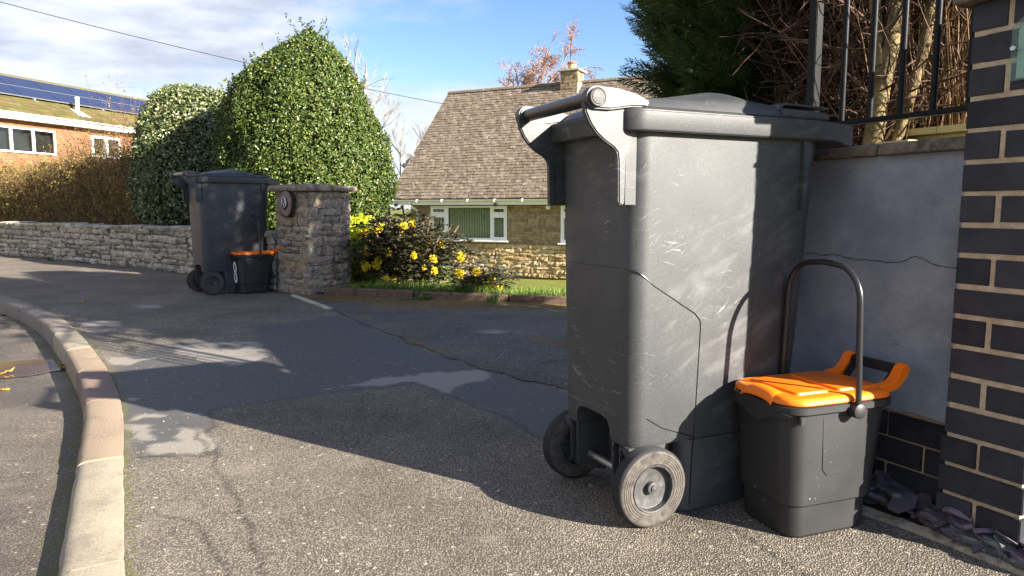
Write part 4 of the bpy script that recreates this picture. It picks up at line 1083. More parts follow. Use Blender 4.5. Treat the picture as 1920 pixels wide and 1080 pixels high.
# brick plinth below the render, courses stepping down
for k, (z0, z1) in enumerate([(0.177, 0.243), (0.104, 0.170), (0.031, 0.097), (-0.04, 0.024)]):
    xs_ = -0.02 - (0.19 if k % 2 == 0 else 0.085)
    bounds = [0.0] + [xs_ - 0.224 * q_ for q_ in range(7)]
    for a, b in zip(bounds[:-1], bounds[1:]):
        x1 = a - 0.0045; x0 = max(b + 0.0045, WL - 0.015)
        if x1 - x0 < 0.03: continue
        ya, yb = yl(OFF + 0.012, OFF + 0.10); put_brick(wall, x0, x1, ya, yb, z0, z1)

# ------------------------------------------------------------------ railing on the wall
rail = thing('railing', 'black metal railing of upright bars standing above the low rendered wall', 'railing', W0, WALL_RZ)
RY = (OFF + 0.035) * inward
MB().box(-0.54, 0.05, RY - 0.014, RY + 0.014, 1.040, 1.054).build('bottom_rail', M['railing'], rail, bevel=0.002)
MB().box(-0.54, 0.05, RY - 0.014, RY + 0.014, 1.90, 1.914).build('top_rail', M['railing'], rail, bevel=0.002)
for k in range(5):
    MB().tube([(-0.062 - 0.0905 * k, RY, 1.052), (-0.062 - 0.0905 * k, RY, 1.902)], 0.0085, 16).build('bar', M['railing'], rail, smooth=40)
MB().box(-0.543, -0.514, RY - 0.0145, RY + 0.0145, 0.976, 1.96).build('post', M['railing'], rail, bevel=0.002)
# raised bed of soil and its timber edge behind the wall
tim = thing('timber_edging', 'pale new timber sleeper edging seen just above the wall coping', 'timber edging', W0, WALL_RZ)
ya, yb = yl(OFF + 0.45, OFF + 0.55)
MB().box(-0.545, 0.0, ya, yb, 0.85, 1.034).build('board', M['timber'], tim, bevel=0.004)
ya, yb = yl(OFF + 0.42, OFF + 0.57)
MB().prism([(-0.565, 1.035), (-0.53, 1.056), (0.0, 1.056), (0.0, 1.035)], 'y', ya, yb).build('cap_board', M['timber'], tim)
ya, yb = yl(OFF + 0.30, OFF + 0.40)
MB().box(-0.50, -0.39, ya, yb, 0.85, 1.012).build('end_block', M['timber'], tim, bevel=0.004)
bed = MB(); 
def wl(x, y, z=0): return tuple(W0 + DN * (-x) + NN * y + Vector((0, 0, z)))
bed.add([wl(-1.08, 0.315, 0.86), wl(0.26, 0.315, 0.86), wl(0.26, 4.5, 0.86), wl(-1.08, 4.5, 0.86), wl(-1.08, 0.315, 0), wl(0.26, 0.315, 0), wl(0.26, 4.5, 0), wl(-1.08, 4.5, 0)],
        [(0, 1, 2, 3), (0, 4, 5, 1), (1, 5, 6, 2), (2, 6, 7, 3), (3, 7, 4, 0)])
tag(bed.build('raised_bed', M['soil']), kind='structure')

# ------------------------------------------------------------------ rubble stonework
def rock_mesh(w, d, h, nx=3, nz=2, rough=0.012, tip=0.25):
    """a roughly dressed stone: face at y=0 looking to -y, depth d behind it"""
    V = []; F = []
    idx = {}
    for j in range(nz + 1):
        for i in range(nx + 1):
            b = (i in (0, nx)) + (j in (0, nz))
            x = -w / 2 + w * i / nx + random.uniform(-1, 1) * min(0.10 * w / nx, 0.012) * (1 if 0 < i < nx else 0.8)
            z = -h / 2 + h * j / nz + random.uniform(-1, 1) * min(0.14 * h / nz * 2, 0.010)
            y = random.uniform(-rough, rough * 0.6) + (d * tip * 0.3 if b else 0) + (d * tip * 0.3 if b == 2 else 0)
            idx[i, j] = len(V); V.append((x, y, z))
    for j in range(nz):
        for i in range(nx): F.append((idx[i, j], idx[i + 1, j], idx[i + 1, j + 1], idx[i, j + 1]))
    ring = [(i, 0) for i in range(nx)] + [(nx, j) for j in range(nz)] + [(i, nz) for i in range(nx, 0, -1)] + [(0, j) for j in range(nz, 0, -1)]
    b0 = len(V)
    for q in ring:
        x, y, z = V[idx[q]]; V.append((x * 0.99, d, z * 0.97))
    n = len(ring)
    for k in range(n): F.append((idx[ring[(k + 1) % n]], idx[ring[k]], b0 + k, b0 + (k + 1) % n))
    F.append(tuple(b0 + k for k in range(n)))
    return V, F
def put_stone(parent, p, ux, n_out, w, d, h, mat, nx=3, nz=2, rough=0.012, name='stone', tip=0.25, tilt=0.03):
    """p: centre of the face; ux: direction along the wall; n_out: outward normal"""
    V, F = rock_mesh(w, d, h, nx, nz, rough, tip)
    o = mesh_obj(name, V, MB_faces(F), mat, parent)
    m = Matrix((ux, -n_out, Vector((0, 0, 1)))).transposed().to_4x4()
    m = Matrix.Translation(p) @ m @ Matrix.Rotation(random.uniform(-tilt, tilt), 4, 'Y')
    o.matrix_local = m
    return o
def MB_faces(F):
    d = {}
    for f in F: d.setdefault(len(f), []).append(f)
    return [np.array(v) for v in d.values()]
def courses(H, lo, hi):
    z = 0; out = []
    while z < H - lo * 0.6:
        h = random.uniform(lo, hi)
        if H - z - h < lo * 0.8: h = H - z
        out.append((z, h)); z += h
    return out
def lay(parent, P0, ux, n_out, L, H, clo, chi, wlo, whi, d, mat, z0=0.0, gap=0.012, top_wave=0.0, rough=0.012, nx=3, prot=0.008, tall=0.0):
    cnt = 0
    for ci, (z, h) in enumerate(courses(H, clo, chi)):
        x = -random.uniform(0, wlo) * (ci % 2)
        while x < L - 0.02:
            w = random.uniform(wlo, whi); 
            if L - x - w < wlo * 0.7: w = L - x
            xa = max(0, x)
            ww = x + w - xa
            if ww > 0.03:
                hh = h - gap * random.uniform(0.5, 1.3)
                c = Vector(P0) + ux * (xa + ww / 2) + n_out * random.uniform(-prot, prot) + Vector((0, 0, z0 + z + h / 2 + (top_wave * math.sin(xa * 1.7 + ci) if top_wave else 0)))
                put_stone(parent, c, ux, n_out, ww - gap * random.uniform(0.5, 1.4), d, hh, mat, nx, 2, rough); cnt += 1
            x += w
    return cnt

# square gate pier of the house opposite
PU = Vector((-0.80, 0.60, 0)).normalized()          # along the road face, away
PV = Vector((0.60, 0.80, 0)).normalized()           # along the drive face, away
PC = Vector((-1.885, 6.60, 0))                      # the near corner
spier = thing('stone_gate_pier', 'square rough stone gate pier with flat capstones and a round wooden plaque', 'gate pier', PC)
PWd = 0.50; PHt = 0.985
for (ux, no) in ((PU, -PV), (PV, -PU)):
    lay(spier, Vector((0, 0, -0.02)), ux, no, PWd, PHt, 0.055, 0.098, 0.13, 0.31, 0.12, M['pierstone'], gap=0.007, rough=0.013, nx=4, prot=0.008)
for (p0, ux, no) in ((PU * PWd, PV, PU), (PV * PWd, PU, PV)):
    lay(spier, Vector((p0.x, p0.y, -0.02)), ux, no, PWd, PHt, 0.09, 0.14, 0.2, 0.3, 0.10, M['pierstone'], gap=0.008, nx=2)
cor = MB(); cor.add([tuple(PU * a + PV * b + Vector((0, 0, z))) for z in (-0.1, 0.965) for a, b in ((.016, .016), (PWd - .016, .016), (PWd - .016, PWd - .016), (.016, PWd - .016))], [(3, 2, 1, 0), (4, 5, 6, 7), (0, 1, 5, 4), (1, 2, 6, 5), (2, 3, 7, 6), (3, 0, 4, 7)])
cor.build('mortar_core', M['stonemortar'], spier)
for a0, a1, b0, b1 in ((-0.05, 0.24, -0.05, 0.245), (0.25, 0.55, -0.04, 0.25), (-0.045, 0.25, 0.255, 0.555), (0.26, 0.545, 0.26, 0.55)):
    m = MB(); hh = random.uniform(0.055, 0.066); base = 0.966
    pts = lambda z, e: [tuple(PU * a + PV * b + Vector((random.uniform(-.008, .008), random.uniform(-.008, .008), z + random.uniform(-.004, .004)))) for a, b in ((a0 + e, b0 + e), (a1 - e, b0 + e), (a1 - e, b1 - e), (a0 + e, b1 - e))]
    m.loft([pts(base, 0.006), pts(base + hh * .5, -0.004), pts(base + hh, 0.006)]); m.build('capstone', M['pierstone'], spier, bevel=0.006)
# wooden plaque, a slice of log with a pale house number
plq = thing('log_slice_plaque', 'round log slice plaque with pale oval number on the shaded face of the stone pier', 'plaque', PC + PU * 0.27 - PV * 0.022 + Vector((0, 0, 0.852)))
plq.matrix_world = Matrix.Translation(plq.location) @ Matrix((PU, PV, Vector((0, 0, 1)))).transposed().to_4x4()
ring = lambda y, r, e=0: [((r + e * math.sin(3 * t_ + 1) + e * math.sin(5 * t_)) * 0.92 * math.cos(t_), y, (r + e * math.sin(3 * t_ + 1)) * 1.12 * math.sin(t_)) for t_ in np.arange(28) * 2 * math.pi / 28]
M['log'] = simple('weathered_cut_log', (0.20, 0.145, 0.13), (0.30, 0.225, 0.20), 30, 0.85, 0.2, bump=0.3, bscale=60)
M['barkdark'] = simple('dark_log_bark', (0.06, 0.042, 0.03), (0.11, 0.08, 0.06), 40, 0.95, 0.1, bump=0.8, bscale=60)
MB().loft([ring(0.015, 0.108, 0.004), ring(-0.028, 0.110, 0.004)]).build('bark', M['barkdark'], plq)
MB().loft([ring(-0.0285, 0.103, 0.004), ring(-0.033, 0.100, 0.004)]).build('slice', M['log'], plq)
MB().loft([[(0.046 * math.cos(t_), y, 0.062 * math.sin(t_)) for t_ in np.arange(28) * 2 * math.pi / 28] for y in (-0.0335, -0.037)]).build('oval', M['barkdark'], plq)
MB().loft([[(0.010 + 0.034 * math.cos(t_), y, 0.010 + 0.050 * math.sin(t_)) for t_ in np.arange(28) * 2 * math.pi / 28] for y in (-0.0375, -0.040)]).build('pale_disc', M['sticker'], plq)
n8 = MB()
for zc, rz_ in ((0.030, 0.018), (-0.010, 0.022)):
    n8.tube([(0.010 + rz_ * 0.7 * math.cos(t_), -0.0425, zc + rz_ * math.sin(t_)) for t_ in np.arange(21) * 2 * math.pi / 20], 0.0045, 6, cap=False)
n8.build('number', M['barkdark'], plq)

# low stone garden wall running away along the pavement
WB = Vector((-4.02, 8.76, 0)); WE = Vector((-9.3, 12.65, 0))
swall = thing('stone_garden_wall', 'low dry stone garden wall with pale lichen running along the pavement edge', 'stone wall', PC)
p_a = Vector((-1.945, 6.58, 0)) + PU * 0.49 - PV * (-0.03)
path = [Vector((p_a.x, p_a.y, 0)), Vector((-3.15, 7.72, 0)), WB, Vector((-5.7, 10.05, 0)), Vector((-7.28, 11.22, 0)), WE]
for a, b in zip(path[:-1], path[1:]):
    ux = (b - a).normalized(); no = Vector((-ux.y, ux.x, 0))
    if no.dot(Vector((0, 0, 0)) - (a + b) / 2) < 0: no = -no
    near = (a - PC).length < 2.0
    L_ = (b - a).length
    lay(swall, a - PC, ux, no, L_, 0.54, 0.060, 0.095, 0.16 if not near else 0.14, 0.36, 0.16, M['wallstone'], gap=0.010, top_wave=0.010, nx=3, rough=0.018, prot=0.016)
    c = MB(); q = [a - PC - no * 0.02, b - PC - no * 0.02, b - PC - no * 0.30, a - PC - no * 0.30]
    c.add([(p.x, p.y, z) for z in (-0.1, 0.50) for p in q], [(3, 2, 1, 0), (4, 5, 6, 7), (0, 1, 5, 4), (1, 2, 6, 5), (2, 3, 7, 6), (3, 0, 4, 7)])
    c.build('rubble_core', M['stonemortar'], swall)
    # rough flat stones along the top
    x = 0
    while x < L_:
        w = random.uniform(0.18, 0.40)
        cpos = a - PC + ux * (x + w / 2) - no * 0.13
        m = MB(); hh = random.uniform(0.03, 0.065)
        pt = lambda z, e: [(cpos.x + ux.x * i * (w / 2 - 0.008 - e) + no.x * j * (0.15 - e) + random.uniform(-.012, .012), cpos.y + ux.y * i * (w / 2 - 0.008 - e) + no.y * j * (0.15 - e) + random.uniform(-.012, .012), z + random.uniform(-.008, .008)) for i, j in ((-1, -1), (0, -1.05), (1, -1), (1.02, 0), (1, 1), (0, 1.08), (-1, 1), (-1.02, 0))]
        if (ux.x * no.y - ux.y * no.x) < 0: pass
        m.loft([pt(0.525, 0.01), pt(0.525 + hh * 0.6, 0.0), pt(0.525 + hh, 0.02)]); m.build('top_stone', M['wallstone'], swall)
        x += w

# drive edging: long narrow pieces in front of the lawn
edging = thing('drive_edging', 'mossy reddish concrete edging between the old driveway and the lawn', 'edging', (EDGE0[0], EDGE0[1], 0), math.atan2(EDGE_DIR[1], EDGE_DIR[0]))
x = -0.15
for Lp in (0.92, 0.90, 0.74, 0.5, 0.9, 0.9, 0.9, 0.9, 0.9):
    MB().loft([rrect(x, x + Lp - 0.012, -0.006, 0.054, -0.06, 0.004, 1), rrect(x, x + Lp - 0.012, -0.006, 0.054, 0.055 + random.uniform(-.006, .006), 0.004, 1), rrect(x + .004, x + Lp - 0.016, 0.002, 0.046, 0.066 + random.uniform(-.006, .006), 0.004, 1)]).build('edging_piece', M['rededging'], edging, bevel=0.003)
    x += Lp
# pale strip in the pavement beside the pier
st = MB(); a = Vector((-2.03, 6.53, 0)); b = Vector((-1.455, 5.63, 0)); d_ = (b - a).normalized(); n_ = Vector((-d_.y, d_.x, 0)) * 0.022
st.add([(p.x, p.y, z) for z in (-0.03, 0.014) for p in (a - n_, b - n_, b + n_, a + n_)], [(3, 2, 1, 0), (4, 5, 6, 7), (0, 1, 5, 4), (1, 2, 6, 5), (2, 3, 7, 6), (3, 0, 4, 7)])
tag(st.build('threshold_strip', M['slabgrey'], None, bevel=0.004), 'narrow pale concrete strip set in the ground in front of the stone gate pier', 'edging strip')
# narrow concrete edging that holds the slate chippings
pts = [(0.62, 2.28), (0.80, 2.00), (0.895, 1.845), (0.95, 1.78), (1.0, 1.71), (1.05, 1.63), (1.09, 1.555), (1.20, 1.36), (1.4, 1.0)]
pl = smoothline(pts, 5); V = []; F = []
for i, p in enumerate(pl):
    d_ = unit(pl[min(i + 1, len(pl) - 1)] - pl[max(i - 1, 0)]); n_ = np.array([-d_[1], d_[0]])
    for o_, z_ in ((-0.016, -0.03), (-0.015, 0.010), (0.012, 0.015), (0.016, -0.03)):
        q = p + n_ * (o_ + random.uniform(-.002, .002)); V.append((q[0], q[1], z_ + random.uniform(-.002, .002) * (z_ > 0)))
for i in range(len(pl) - 1):
    for j in range(3): F.append((4 * i + j, 4 * i + 4 + j, 4 * i + 5 + j, 4 * i + 1 + j))
tag(MB().add(V, F).build('slate_bed_edging', M['edging'], smooth=40), 'thin rough concrete edging along the slate chippings at the foot of the brick pier', 'edging')

# ------------------------------------------------------------------ slate chippings
def slate_mesh(L_, w, th):
    n = random.choice((5, 6, 7)); a0 = random.uniform(0, 6.28)
    ang = sorted(a0 + 2 * math.pi * (k + random.uniform(-.3, .3)) / n for k in range(n))
    base = [(L_ / 2 * math.cos(a) * random.uniform(0.8, 1.1), w / 2 * math.sin(a) * random.uniform(0.8, 1.1)) for a in ang]
    m = MB(); 
    m.loft([[(x_ * 0.93, y_ * 0.93, -th / 2 + random.uniform(-.001, .001)) for x_, y_ in base], [(x_, y_, random.uniform(-.2, .2) * th) for x_, y_ in base], [(x_ * 0.95, y_ * 0.95, th / 2 + random.uniform(-.0015, .0015)) for x_, y_ in base]])
    return m
slate_protos = []
for k in range(10):
    o = slate_mesh(random.uniform(0.06, 0.105), random.uniform(0.035, 0.062), random.uniform(0.006, 0.014)).build('slate', M['slate'])
    slate_protos.append(o.data); bpy.data.objects.remove(o)
def put_slate(x, y, z, rx, ry, rz, label=None, sc=1.0, pm=None):
    o = bpy.data.objects.new('slate', pm or random.choice(slate_protos)); link(o)
    o.location = (x, y, z); o.rotation_euler = (rx, ry, rz); o.scale = (sc,) * 3
    tag(o, label or 'purple grey slate chip in the loose heap by the dark brick pier', 'slate chip', 'slate chips at the foot of the wall')
    return o
# strip between the edging and the brickwork
for k in range(140):
    s_ = random.uniform(-0.50, 0.30); w_ = random.uniform(0.0, 1.0)
    foot = W0 - DN * s_ + NN * (0.0 if s_ > -0.01 else 0.075)
    e = pl[np.argmin(np.abs((pl[:, 0] - W0.x) * -DN.x + (pl[:, 1] - W0.y) * -DN.y - s_))]
    p = Vector((e[0], e[1], 0)).lerp(foot, 0.42 + 0.56 * w_) 
    lay_ = k / 140
    put_slate(p.x, p.y, 0.012 + 0.050 * lay_ * (0.3 + 0.7 * w_) + random.uniform(0, .006), random.gauss(0, 0.28), random.gauss(0, 0.28) , random.uniform(0, 6.28), sc=random.uniform(0.8, 1.15))
big = [(1.010, 1.755, 0.050, 0.10, -0.30, 0.4, 'large smooth maroon slate lying flat near the front of the slate heap', 0.095, 0.062),
       (1.085, 1.655, 0.055, 0.85, 0.10, 2.1, 'broad upright purple slate leaning against the foot of the brick pier', 0.088, 0.072),
       (1.040, 1.660, 0.050, 0.35, 0.2, 0.5, 'thick greyish slate lump in the middle of the slate heap', 0.06, 0.05),
       (1.012, 1.800, 0.056, 0.1, 0.15, 1.0, 'long flat purple slate at the back of the heap by the wall plinth', 0.11, 0.045),
       (1.115, 1.556, 0.036, 0.15, -0.25, 2.3, 'sunlit pinkish slate at the picture edge by the concrete edging', 0.085, 0.045),
       (1.148, 1.545, 0.050, 0.5, 0.35, 2.6, 'thin slate sliver tipped on edge beside the sunlit pinkish slate', 0.08, 0.03)]
for x, y, z, rx, ry, rz, lb, L_, w in big:
    o = slate_mesh(L_, w, 0.014).build('slate', M['slate']); me = o.data; bpy.data.objects.remove(o)
    put_slate(x, y, z, rx, ry, rz, lb, 1.0, me)
sb = MB(); 
V = []; F = []
for i, p in enumerate(pl):
    s_ = (p[0] - W0.x) * -DN.x + (p[1] - W0.y) * -DN.y
    foot = W0 - DN * s_ + NN * 0.06
    V += [(p[0] + 0.012, p[1] + 0.006, 0.008), (foot.x, foot.y, 0.012)]
for i in range(len(pl) - 1): F.append((2 * i, 2 * i + 2, 2 * i + 3, 2 * i + 1))
tag(MB().add(V, F).build('slate_bed', M['soil']), kind='structure')

# ------------------------------------------------------------------ stone bungalow opposite
HZ = rad(-26.0)
house = thing('stone_bungalow', 'buff stone bungalow with steep brown tiled roof and white framed windows', 'bungalow', (-0.9, 22.0, -1.24), HZ)
GZ0 = 1.24                       # local ground offset: local z = world z + 1.24
xL, xR = -2.65, 9.0
wins = [(-1.89, 0.832, 1.085, 2.14), (2.59, 4.4, 1.05, 2.14)]
def holed(m, x0, x1, y0, y1, z0, z1, holes):
    x = x0
    for a, b, c_, d_ in holes:
        m.box(x, a, y0, y1, z0, z1); m.box(a, b, y0, y1, z0, c_); m.box(a, b, y0, y1, d_, z1); x = b
    m.box(x, x1, y0, y1, z0, z1); return m
hw = holed(MB(), xL + 0.02, xR, 0.03, 0.26, -0.3, 2.30, wins)
hw.box(xL + 0.02, xR, 0.75, 6.9, -0.3, 2.30); hw.box(xL + 0.02, xL + 0.3, 0.26, 0.75, -0.3, 2.3)
hw.build('wall', M['stonemortar'], house)
def in_win(x0, x1, z0, z1, pad=0.03):
    return any(x1 > a - pad and x0 < b + pad and z1 > c - pad and z0 < d_ + pad for a, b, c, d_ in wins)
# rough faced lower courses, stone by stone
cnt = 0
for ci, (z, h) in enumerate(courses(0.98, 0.10, 0.135)):
    x = xL - random.uniform(0, 0.2)
    while x < 8.9:
        w = random.uniform(0.20, 0.52)
        xa = max(x, xL)
        if x + w - xa > 0.05 and not in_win(xa, x + w, z, z + h) and x + w > -2.2:
            c = Vector(((xa + x + w) / 2, random.uniform(-0.028, 0.0), z + h / 2))
            put_stone(house, c, Vector((1, 0, 0)), Vector((0, -1, 0)), x + w - xa - 0.012, 0.10, h - 0.012, M['housestone'], 4, 2, 0.022); cnt += 1
        x += w
# smoother, thinner stones above, their darker colour carries the eave shadow
up = MB()
for ci, (z, h) in enumerate(courses(1.28, 0.055, 0.095)):
    z += 0.985; x = xL - random.uniform(0, 0.3)
    while x < 8.9:
        w = random.uniform(0.16, 0.55); xa = max(x, xL)
        cut = [(xa, x + w)]
        for a, b, c_, d_ in wins:
            if z + h > c_ and z < d_: cut = [q for p in cut for q in ((p[0], min(p[1], a)), (max(p[0], b), p[1])) if q[1] - q[0] > 0.02]
        for p in cut:
            y_ = random.uniform(-0.018, 0.004); up.box(p[0] + 0.004, p[1] - 0.004, y_, 0.06, z + 0.003, z + h - 0.003)
        x += w
up.build('stone_facing', M['smoothstone'], house, kind='stuff')
# gable end stones
ge = MB()
for ci, (z, h) in enumerate(courses(2.2, 0.08, 0.12)):
    y = 0.05
    while y < 6.8:
        w = random.uniform(0.2, 0.5); ge.box(xL - random.uniform(-0.004, 0.018), xL + 0.06, y + .004, min(y + w, 6.9) - .004, z + .004, z + h - .004); y += w
ge.prism([(0.05, 2.2), (6.85, 2.2), (3.45, 6.05)], 'x', xL + 0.005, xL + 0.2)
ge.build('gable_facing', M['smoothstone'], house, kind='stuff')
def window(parent, x0, x1, z0, z1, mull, trans, blind=True, y=0.0, sill=True):
    f = thing_part('window', parent)
    fr = MB(); d0, d1 = y + 0.01, y + 0.075; w = 0.06
    fr.box(x0, x1, d0, d1, z0, z0 + w); fr.box(x0, x1, d0, d1, z1 - w, z1)
    fr.box(x0, x0 + w, d0, d1, z0 + w, z1 - w); fr.box(x1 - w, x1, d0, d1, z0 + w, z1 - w)
    for m in mull: fr.box(m - 0.045, m + 0.045, d0, d1, z0 + w, z1 - w)
    xs_ = [x0 + w] + [q for m in mull for q in (m - 0.045, m + 0.045)] + [x1 - w]
    cells = []
    for i in range(0, len(xs_), 2):
        a, b = xs_[i], xs_[i + 1]; tz = trans[i // 2]
        if tz: fr.box(a, b, d0 + 0.004, d1 - 0.004, tz - 0.045, tz + 0.045); cells += [(a, b, z0 + w, tz - 0.045), (a, b, tz + 0.045, z1 - w)]
        else: cells.append((a, b, z0 + w, z1 - w))
    for a, b, c_, d_ in cells:        # opening sashes
        if b - a < 0.8:
            for q in ((a, b, c_, c_ + 0.04), (a, b, d_ - 0.04, d_), (a, a + 0.04, c_ + 0.04, d_ - 0.04), (b - 0.04, b, c_ + 0.04, d_ - 0.04)): fr.box(q[0], q[1], d0 - 0.012, d1 - 0.02, q[2], q[3])
    fr.build('frame', M['white'], f)
    for a, b, c_, d_ in cells:
        MB().box(a, b, y + 0.050, y + 0.056, c_, d_).build('pane', M['glassmix'], f)
        if blind:
            bl = MB(); n = max(2, int((b - a) / 0.085))
            for k in range(n):
                xa = a + (b - a) * (k + 0.5) / n; bl.box(-0.034, 0.034, -0.001, 0.001, c_, d_, Matrix.Translation((xa, y + 0.14, 0)) @ Matrix.Rotation(rad(38), 4, 'Z'))
            bl.build('vertical_blind', M['blind'], f)
    if sill: MB().box(x0 - 0.06, x1 + 0.06, y - 0.075, y + 0.03, z0 - 0.05, z0 - 0.002).build('sill', M['white'], f, bevel=0.006)
    MB().box(x0, x1, y + 0.30, y + 0.31, z0, z1).build('dark_room', M['dark'], f)
    return f
gm = NT('reflecting_window_glass')
tr = gm.n('ShaderNodeBsdfTransparent'); tr.inputs[0].default_value = (0.90, 0.93, 0.88, 1)
glo = gm.n('ShaderNodeBsdfGlossy'); glo.inputs['Roughness'].default_value = 0.03
fz = gm.n('ShaderNodeLayerWeight'); fz.inputs[0].default_value = 0.16
ms = gm.n('ShaderNodeMixShader'); gm.t.links.new(fz.outputs['Facing'], ms.inputs[0])
gm.t.links.new(tr.outputs[0], ms.inputs[1]); gm.t.links.new(glo.outputs[0], ms.inputs[2]); gm.t.links.new(ms.outputs[0], gm.t.nodes['Material Output'].inputs['Surface'])
M['glassmix'] = gm.m
# openings in the backing wall are shown by the deep window boxes standing 3 cm proud of it
for (a, b, c_, d_), mu, tz in ((wins[0], [-1.29, 0.302], [1.86, None, 1.86]), (wins[1], [3.25], [1.86, None])):
    w_ = window(house, a, b, c_, d_, mu, tz, y=-0.02)
# eaves
ev = MB(); ev.box(-3.26, 9.2, -0.30, -0.275, 2.17, 2.33); ev.box(-3.26, 9.2, -0.274, 0.02, 2.17, 2.185); ev.build('fascia', M['white'], house)
gt = MB()
prof = [(-0.305 - 0.055 + 0.055 * math.cos(a), 2.325 + 0.055 * math.sin(a)) for a in np.linspace(math.pi, 2 * math.pi, 9)]
prof += [(-0.315, 2.325), (-0.355, 2.29), (-0.40, 2.325)]
gt.prism(prof, 'x', -3.30, 9.2); gt.build('gutter', M['white'], house, smooth=40)
for k in range(11):
    MB().box(-3.1 + 0.92 * k, -3.07 + 0.92 * k, -0.425, -0.30, 2.255, 2.34).build('gutter_bracket', M['white'], house, bevel=0.004)
MB().tube([(-2.45, -0.36, 2.27), (-2.45, -0.36, 2.15), (-2.33, -0.11, 1.98), (-2.33, -0.10, 1.9), (-2.33, -0.10, 0.0)], 0.036, 10).build('downpipe', M['white'], house, smooth=40)
for bx in (-2.98, 0.62): MB().box(bx - 0.045, bx + 0.045, -0.40, -0.305, 2.12, 2.215).build('security_light', M['black'], house, bevel=0.01)
MB().box(2.15, 2.27, -0.12, 0.0, 2.03, 2.14).build('alarm_sensor', M['white'], house, bevel=0.02)
# roof: overlapping tile courses as real steps
ridge_y, ridge_z, eave_y, eave_z = 3.60, 6.28, -0.33, 2.36
dy, dz = ridge_y - eave_y, ridge_z - eave_z; Ls = math.hypot(dy, dz); uy, uz = dy / Ls, dz / Ls
ncs = 42; V = []; F = []
cs = Ls / ncs
for c_ in range(ncs):
    x = -3.30 + (0.09 if c_ % 2 else 0)
    first = True
    while x < 9.3:
        w = 0.185; xa = x if not first else -3.30; first = False
        xb = x + w - 0.006
        j = random.uniform(-0.010, 0.010); lift = 0.026 + random.uniform(-0.006, 0.012)
        s0 = c_ * cs + j; s1 = (c_ + 1) * cs + 0.05
        b0 = len(V)
        tl = random.uniform(-.006, .006)
        for s_, up_ in ((s0, 0.004), (s0, lift), (s1, 0.012), (s1, -0.004)):
            for xx, tt in ((xa, -tl), (xb, tl)):
                V.append((xx, eave_y + uy * s_ - uz * (up_ + tt), eave_z + uz * s_ + uy * (up_ + tt)))
        F += [(b0, b0 + 1, b0 + 3, b0 + 2), (b0 + 2, b0 + 3, b0 + 5, b0 + 4), (b0, b0 + 2, b0 + 4, b0 + 6), (b0 + 1, b0 + 7, b0 + 5, b0 + 3)]
        x += w
roof = MB().prism([(-0.30, 2.34), (ridge_y, ridge_z - 0.03), (2 * ridge_y + 0.30, 2.34), (2 * ridge_y + 0.1, 2.31), (ridge_y, ridge_z - 0.25), (-0.1, 2.31)], 'x', -3.26, 9.2).build('roof', M['rooftile'], house)
mesh_obj('roof_tiles', V, np.array(F), M['rooftile'], roof, kind='stuff')
for k in range(28):
    x0 = -3.32 + k * 0.455
    rp_ = [(ridge_y + 0.13 * math.cos(a) , ridge_z - 0.06 + 0.11 * math.sin(a)) for a in np.linspace(0, math.pi, 7)]
    o = MB().prism(rp_[::-1], 'x', x0, x0 + 0.447).build('ridge_tile', M['rooftile'], roof, smooth=50)
# verge mortar and chimney
MB().prism([(-0.36, 2.32), (-0.36, 2.37), (ridge_y, ridge_z + 0.02), (ridge_y, ridge_z - 0.05)], 'x', -3.325, -3.303).build('verge_mortar', M['coping'], roof)
chim = thing_part('chimney', house)
ca, cb, cy0, cy1 = 1.22, 1.82, 3.25, 3.87
MB().box(ca + .015, cb - .015, cy0 + .015, cy1 - .015, 5.0, 6.60).build('stack', M['stonemortar'], chim)
ch = MB()
for face in range(4):
    for ci, (z, h) in enumerate(courses(1.25, 0.065, 0.11)):
        z += 5.35; t_ = 0
        while t_ < 0.60:
            w = random.uniform(0.11, 0.27); w = 0.62 - t_ if 0.62 - t_ - w < 0.07 else w
            e = random.uniform(-.004, .012)
            if face == 0: ch.box(ca + t_ + .004, ca + t_ + w - .004, cy0 - e, cy0 + .06, z + .004, z + h - .004)
            if face == 1: ch.box(cb - .06, cb + e, cy0 + t_ + .004, cy0 + t_ + w - .004, z + .004, z + h - .004)
            if face == 2: ch.box(ca - e, ca + .06, cy0 + t_ + .004, cy0 + t_ + w - .004, z + .004, z + h - .004)
            t_ += w
ch.build('stack_stones', M['smoothstone'], chim)
MB().box(ca - 0.09, cb + 0.09, cy0 - 0.09, cy1 + 0.09, 6.602, 6.67).build('cap_slab', M['slabgrey'], chim, bevel=0.01)
M['pot'] = simple('buff_clay_pot', (0.50, 0.30, 0.13), (0.56, 0.36, 0.17), 10, 0.8, 0.2)
M['potrim'] = simple('red_clay', (0.38, 0.11, 0.05), (0.42, 0.14, 0.07), 10, 0.8, 0.2)
MB().lathe([(6.66, 0.15), (6.88, 0.135)], 20, 'z', (1.52, 3.56, 0)).build('pot', M['pot'], chim, smooth=40)
MB().lathe([(6.875, 0.165), (6.93, 0.165), (6.935, 0.12)], 20, 'z', (1.52, 3.56, 0)).build('pot_rim', M['potrim'], chim, smooth=40)
M['lead'] = simple('pale_flashing', (0.62, 0.60, 0.56), (0.72, 0.70, 0.66), 10, 0.7, 0.3)
MB().prism([(cy0 - 0.10, 5.86), (cy0 + 0.31, 6.34), (cy1 + 0.05, 6.02), (cy1 + 0.02, 5.80), (cy0 + 0.3, 6.05), (cy0 - 0.02, 5.70)], 'x', cb + 0.013, cb + 0.08).build('flashing', M['lead'], chim)
